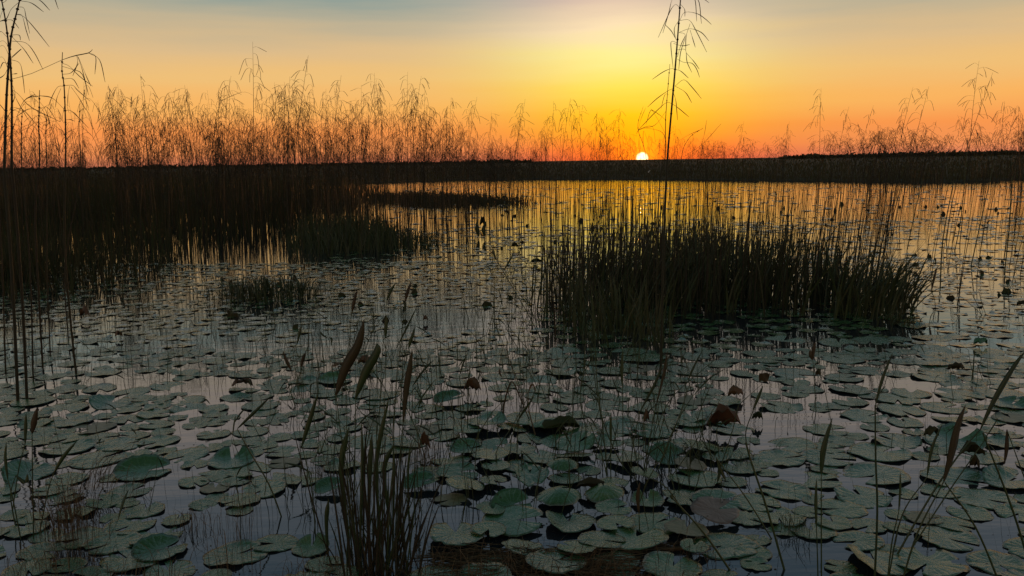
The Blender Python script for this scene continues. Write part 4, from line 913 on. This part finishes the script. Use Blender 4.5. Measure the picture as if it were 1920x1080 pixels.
for b_, j, t_, w, mt in (((655, 1010), (640, 880), (654, 800), 12, M_LEAF), ((690, 1010), (693, 900), (697, 812), 10, M_LEAF), ((712, 990), (706, 870), (730, 740), 9, M_LEAF), ((735, 990), (720, 885), (740, 830), 10, M_LEAF), ((675, 1010), (680, 900), (678, 785), 6, M_LEAF),
                         ((615, 1040), (612, 980), (616, 935), 9, M_LEAF), ((735, 1060), (738, 930), (740, 850), 6, M_LEAF), ((760, 1040), (750, 960), (758, 880), 8, M_REED), ((770, 1050), (765, 900), (770, 830), 5, M_LEAF)):
    g = G(*b_); dpt = (g - EYE) @ fwd; m_ = MB(); m_.blade(curve([g + (0, 0, -.03), P(*j, g[1]), P(*t_, g[1])], 10) - cb, w / F_PX * dpt, th=.2, fold=.15, shape=lambda u: np.interp(u, [0, .4, .75, 1], [.4, .7, 1, .04]))
    link('blade', m_.mesh('blade', mt, True), cl)

# dead fine grass tufts
def tuft(px, py, n, h, spread, lean, label, mat=None, w=.0022, name='grass_tuft', rad=.05):
    c = G(px, py); o = empty(name, c); m_ = MB()
    for _ in range(n):
        b_ = np.array([random.gauss(0, rad), random.gauss(0, rad), -.01]); H = random.uniform(.35, 1) * h
        a = random.uniform(0, 6.28); d = np.array([math.cos(a) * spread + lean, math.sin(a) * spread, 0]) * H * random.uniform(.3, 1)
        m_.blade(curve([b_, b_ + d * .3 + (0, 0, H * .6), b_ + d + (0, 0, H * random.uniform(.6, 1))], 6), w * random.uniform(.6, 1.5), side=(math.cos(a + 1.2), math.sin(a + 1.2), 0), th=.3)
    link('grass_blades', m_.mesh('grass_blades', mat or M_DEAD), o)['kind'] = 'stuff'
    tag(o, label, 'grass tuft', 'grass tufts in the water')
tuft(130, 1020, 190, .36, .5, .05, 'thick brown dead grass tuft at the lower left')
tuft(100, 1070, 90, .16, 1.0, .2, 'low spread dead grass at the bottom left corner', rad=.09)
tuft(362, 990, 60, .14, .6, 0, 'small dead grass tuft at the bottom right of the lower left one')
tuft(165, 930, 60, .30, .4, .9, 'wispy dead grass sweeping right over the pads at the left')
tuft(245, 930, 30, .2, .4, .9, 'finer wisp of dead grass right of the sweeping one')
tuft(458, 985, 34, .34, .25, 0, 'sparse reddish upright grass beside the bent stalk', w=.0018)
tuft(430, 1075, 34, .30, .3, 0, 'thin upright grass growing through the large bottom pad', w=.0018)
tuft(660, 1075, 90, .14, 1.0, 0, 'matted dead grass at the foot of the stalk clump, left side', rad=.09)
tuft(760, 1078, 90, .13, 1.0, 0, 'matted dead grass at the foot of the stalk clump, right side', rad=.09)
tuft(1000, 1085, 120, .13, 1.0, .2, 'brown matted grass at the bottom centre, leaning right', rad=.10)
tuft(1095, 1085, 60, .20, .5, .8, 'longer dead grass leaning right at the bottom centre', rad=.05)
tuft(1290, 1040, 40, .10, .9, .5, 'low brown wisp between the large pads at the bottom')
tuft(795, 880, 60, .24, .45, .1, 'brown stringy grass around the reddish leaf in the middle', w=.0022)
tuft(600, 890, 60, .10, 1.2, -.5, 'flattened dead grass left of the stalk clump', rad=.06)
tuft(1290, 870, 70, .16, .9, .3, 'spiky thin green grass among the pads right of the middle', mat=M_LEAF, rad=.06)
tuft(1490, 1000, 60, .12, 1.1, 0, 'small spiky green grass tuft beside the short spear leaf', mat=M_LEAF, rad=.03)
tuft(1395, 870, 24, .08, 1.0, 0, 'small spray of thin grass left of the tall green spear leaf', mat=M_LEAF)
tuft(1450, 845, 12, .12, .6, .9, 'few thin blades over the open water at the right', mat=M_LEAF, rad=.02)
tuft(645, 940, 40, .16, .8, 0, 'thin grass wisps behind the stalk clump', mat=M_LEAF, rad=.05)
for i, x in enumerate((-30, 190, 290, 560, 860, 920, 1150, 1240)): tuft(x, 1098, 55, .15, .9, random.uniform(-.4, .4), ORD[i] + ' dry grass tuft from the left along the bottom edge', rad=.08)
# the round low clump left of centre, in tussocks
tuft(500, 560, 300, .34, .6, 0, 'low round clump of dark grass standing alone left of centre', mat=M_SEDGE, w=.013, rad=.26)
tuft(448, 556, 80, .24, 1.2, -.5, 'spiky left fringe of the round grass clump', mat=M_SEDGE, w=.008, rad=.10)
tuft(570, 556, 90, .28, 1.2, .7, 'spiky right fringe of the round grass clump', mat=M_SEDGE, w=.008, rad=.10)
for bx, tx, lab in ((898, 894, 'left one of two dark broad upright leaves in the shallows'), (910, 912, 'right one of two dark broad upright leaves in the shallows')):
    spear((bx, 448), [(bx, 442)], [(bx, 444), (bx - 3, 430), (tx, 414)], 9, M_SEDGE, lab)
tuft(1690, 610, 40, .18, .8, .6, 'dark tussock foot at the right end of the thicket', mat=M_SEDGE, w=.009, rad=.09)
tuft(1100, 640, 30, .3, .4, 0, 'loose tussock in front of the left end of the thicket', mat=M_SEDGE, w=.008, rad=.10)
tuft(1232, 650, 26, .3, .3, 0, 'narrow tussock at the foot of the central reeds', mat=M_SEDGE, w=.008, rad=.07)
# fine grass threads standing all over the pads, too fine to count
def threads(n, poly, h, label, w=.0022, lean=.35):
    b0 = scatter(poly, n); V, F_, C_ = bulk_blades(b0, rng.uniform(*h, n), rng.uniform(0, 6.28, n), rng.uniform(0, lean, n), rng.uniform(.6, 1.3, n) * w, seg=3)
    tag(link('grass_threads', mesh_from('grass_threads', V, [F_], M_SEDGE, C_)), label, 'grass', kind='stuff')
threads(1300, [(0, 740), (1000, 740), (1000, 520), (560, 540), (0, 560)], (.06, .28), 'thin grass threads standing in the pad carpet on the left', w=.004)
threads(160, [(0, 1080), (900, 1080), (900, 760), (0, 760)], (.05, .22), 'thin grass threads between the near pads on the left')
threads(500, [(560, 1000), (1400, 1000), (1300, 660), (560, 660)], (.08, .42), 'thin crossing stems over the middle pads', w=.005, lean=.7)
threads(260, [(900, 1080), (1920, 1080), (1920, 640), (900, 640)], (.04, .2), 'thin grass threads between the near pads on the right')

# ---------------------------------------------------------------- dry and curled leaves
def crumple(px, py, wpx, hpx, mat, label, seed, z=.02, stem=None, ang_=0, name='dry_leaf'):
    g = G(px, py + hpx * .5); rs = random.Random(seed); dpt = (g - EYE) @ fwd; w = wpx / F_PX * dpt / 2; h = hpx / F_PX * dpt
    nu, nv = 9, 6; V = []
    for j in range(nv):
        v = j / (nv - 1)
        for i in range(nu):
            u = i / (nu - 1) * 2 - 1; prof = (1 - abs(u) ** 2.4) ** .6 * (.85 + .3 * rs.random())
            V.append((u * w, (v - .5) * w * 1.0 * prof + .15 * w * math.sin(u * 3 + seed), z + h * (.15 + .75 * abs(math.sin(v * 3.0 + u * 1.2 + seed)) * prof + .2 * rs.random() * prof)))
    V = np.array(V); q = [(j * nu + i, j * nu + i + 1, (j + 1) * nu + i + 1, (j + 1) * nu + i) for j in range(nv - 1) for i in range(nu - 1)]
    n = len(V); V2 = V.copy(); V2[:, 2] -= .004; q = np.array(q); qq = np.vstack([q, (q + n)[:, ::-1]])
    pc = np.vstack([V, V2]) * 20; pc[:, 0] = seed * .13 % 1; pc[:, 2] = 0
    me = mesh_from(name, np.vstack([V, V2]), [qq], mat, pc, False); o = link(name, me); o.location = tuple(g); o.rotation_euler.z = ang_
    tag(o, label, 'dry leaf', 'dry leaves on the water'); return o
crumple(455, 722, 40, 15, M_DRY, 'brown rounded dry leaf floating at the left', 1)
crumple(886, 728, 34, 26, M_DRY, 'light brown dry leaf propped up left of centre', 2)
crumple(688, 680, 36, 18, M_DRY, 'brown dry leaf behind the twin spear leaves', 3)
crumple(640, 688, 34, 10, M_DRY, 'low brown leaf left of the twin spear leaves', 4)
crumple(1358, 790, 66, 42, M_DRY, 'big crumpled red-brown dry leaf on the water right of centre', 5)
crumple(1379, 740, 30, 20, M_DRY, 'small dark dry leaf behind the big crumpled one', 6)
crumple(1212, 788, 12, 30, M_DRY, 'small dark red leaf upright among the stems', 7)
crumple(797, 835, 22, 36, M_DRY, 'reddish upright leaf in the middle among stringy grass', 8)
crumple(160, 588, 20, 26, M_DRY, 'dark red upright leaf near the left bed', 9)
crumple(223, 630, 16, 14, M_DRY, 'small brown leaf on a pad at the left', 10)
crumple(1420, 786, 22, 18, M_BED, 'dark leaf behind the green stalk right of the crumpled leaf', 11)
crumple(1793, 692, 34, 14, M_BED, 'little black curled leaf on the pads at the right', 12)
crumple(1745, 815, 30, 22, M_BED, 'black rolled leaf edge at the right, beside the dark red spear', 13)
crumple(1820, 850, 50, 26, M_BED, 'black crumpled leaf under the long blade at the right', 14)
crumple(1826, 875, 20, 26, M_BED, 'dark leaf scrap hanging below the black crumpled one', 15)
crumple(1838, 644, 26, 14, M_PAD, 'pad standing up like a small sail at the right', 16)
crumple(1006, 492, 26, 10, M_BED, 'dark curled leaf on the water left of the thicket', 17)
crumple(1534, 705, 12, 14, M_BED, 'dark knob on the thin stem in front of the thicket', 18)
crumple(1716, 500, 14, 12, M_BED, 'dark leaf caught on the leaning sedge', 19)
crumple(1662, 538, 18, 16, M_BED, 'dark leaf at the end of the thicket', 20)
crumple(1700, 580, 16, 14, M_BED, 'dark knotted leaf below the leaning sedge', 21)
crumple(1918, 572, 24, 10, M_BED, 'dark leaf on the water at the right edge', 22)
crumple(1050, 800, 76, 22, M_BED, 'large dark folded leaf lying over the middle pads', 23)
crumple(1110, 915, 60, 18, M_BED, 'dark folded leaf edge among the lower middle pads', 24)
crumple(798, 600, 10, 10, M_DRY, 'tiny dark leaf floating in the bright water left of centre', 25)
crumple(905, 418, 12, 20, M_BED, 'dark upright leaf tip in the shallows near the low island', 26)
crumple(965, 462, 14, 12, M_BED, 'small dark leaf on the bright water left of the thicket', 27)
# the square-tipped red leaf up on its stalk
g = G(1408, 850); tp = P(1433, 708, g[1]); sq = MB(); s = .042
V = []
for j in range(4):
    for i in range(5): V.append(tp + np.array([(i / 4 - .5) * s * 1.15, .012 * math.sin(i * 2 + j), (j / 3 - .5) * s * (1 + .12 * math.sin(i * 3.1)) + .003 * (i % 2)]))
q = [(j * 5 + i, j * 5 + i + 1, (j + 1) * 5 + i + 1, (j + 1) * 5 + i) for j in range(3) for i in range(4)]
V = np.array(V); V2 = V + (0, .004, 0); qq = np.vstack([q, (np.array(q) + 20)[:, ::-1]])
pc = np.zeros((40, 3)); pc[:, 0] = .3
tag(link('dry_leaf', mesh_from('dry_leaf', np.vstack([V, V2]), [qq], M_RED, pc)), 'red square-tipped leaf held up on a green stalk at the right', 'dry leaf', 'dry leaves on the water')

# matted dead stems at the very bottom
mm = MB()
for _ in range(420):
    x = random.uniform(830, 1190); y = random.uniform(1045, 1110) - 14 * math.exp(-((x - 900) / 60) ** 2); p = G(x, y) + (0, 0, random.uniform(.0, .03)); a = random.gauss(0, .45); l = random.uniform(.03, .12)
    d = np.array([math.cos(a), math.sin(a), 0]) * l; mm.tube([p - d, p + (0, 0, random.uniform(-.004, .012)), p + d], [.0014, .0022, .001], 3)
for x0, x1, yc in ((820, 1130, 1046), (1120, 1300, 1030), (870, 1180, 1062)):
    for _ in range(60):
        x = random.uniform(x0, x1); p = G(x, yc + random.gauss(0, 4)) + (0, 0, random.uniform(.0, .015)); a = random.gauss(.05, .12); l = random.uniform(.05, .14); d = np.array([math.cos(a), math.sin(a), 0]) * l
        mm.tube([p - d, p, p + d], [.001, .0022, .001], 3)
tag(link('dead_stem_mat', mm.mesh('dead_stem_mat', M_DEAD)), 'mat of dead brown stems floating at the bottom of the picture', 'dead stems', kind='stuff')

# ---------------------------------------------------------------- birds
def bird(px, py, Y, L_, mat, label, name, legs=0):
    c = P(px, py, Y); o = empty(name, c)
    prof = [(-.62, .02, -.30), (-.40, .05, -.16), (-.25, .13, -.05), (0, .19, .06), (.2, .17, .18), (.33, .10, .28), (.42, .11, .36), (.50, .085, .39), (.56, .02, .385), (.68, .004, .37)]
    m_ = MB(); pts = np.array([(a, 0, z) for a, _, z in prof]) * L_; rot = R(25); pts = np.c_[pts[:, 0] * math.cos(rot) - pts[:, 2] * math.sin(rot), pts[:, 1], pts[:, 0] * math.sin(rot) + pts[:, 2] * math.cos(rot)]
    k = len(pts); V = []; n = 8
    for i, (p, (_, r_, _)) in enumerate(zip(pts, prof)):
        tn = pts[min(i + 1, k - 1)] - pts[max(i - 1, 0)]; tn /= np.linalg.norm(tn); nn = np.array([-tn[2], 0, tn[0]])
        for j in range(n): t_ = j / n * 6.283; V.append(p + r_ * L_ * (math.cos(t_) * nn + math.sin(t_) * np.array([0, 1, 0])))
    q = [(i * n + j, i * n + (j + 1) % n, (i + 1) * n + (j + 1) % n, (i + 1) * n + j) for i in range(k - 1) for j in range(n)]
    m_.add(V, q, .4); link('body', m_.mesh('body', mat, True), o)
    for s in (-1, 1):
        l_ = MB(); l_.tube([(0, s * .05 * L_, -.02 * L_), (0, s * .05 * L_, -(.3 + legs) * L_)], [.02 * L_, .015 * L_], 4); link('leg', l_.mesh('leg', M_BIRD), o)
        wg = MB(); wg.blade(curve([pts[5] + (0, s * .1 * L_, 0), pts[3] + (0, s * .19 * L_, 0), pts[1] + (0, s * .08 * L_, 0)], 6), .2 * L_, side=(0, .2, 1), th=.3); link('wing', wg.mesh('wing', mat), o)
    tag(o, label, 'bird'); return o
bird(1777, 287, 28, .16, M_BIRD, 'small dark bird perched on a broken stem above the right bank', 'small_bird')
g = G(1217, 330); bird(1217, 322, 70, .22, M_WHITE, 'tiny white bird on the bank just below the sun', 'white_bird', legs=.4)
sp((1775, 345), [(1740, 283), (1775, 293), (1700, 240)], None, 0, M_REED, 'broken stem slanting down to where the dark bird perches', r=.006, name='reed_stalk')
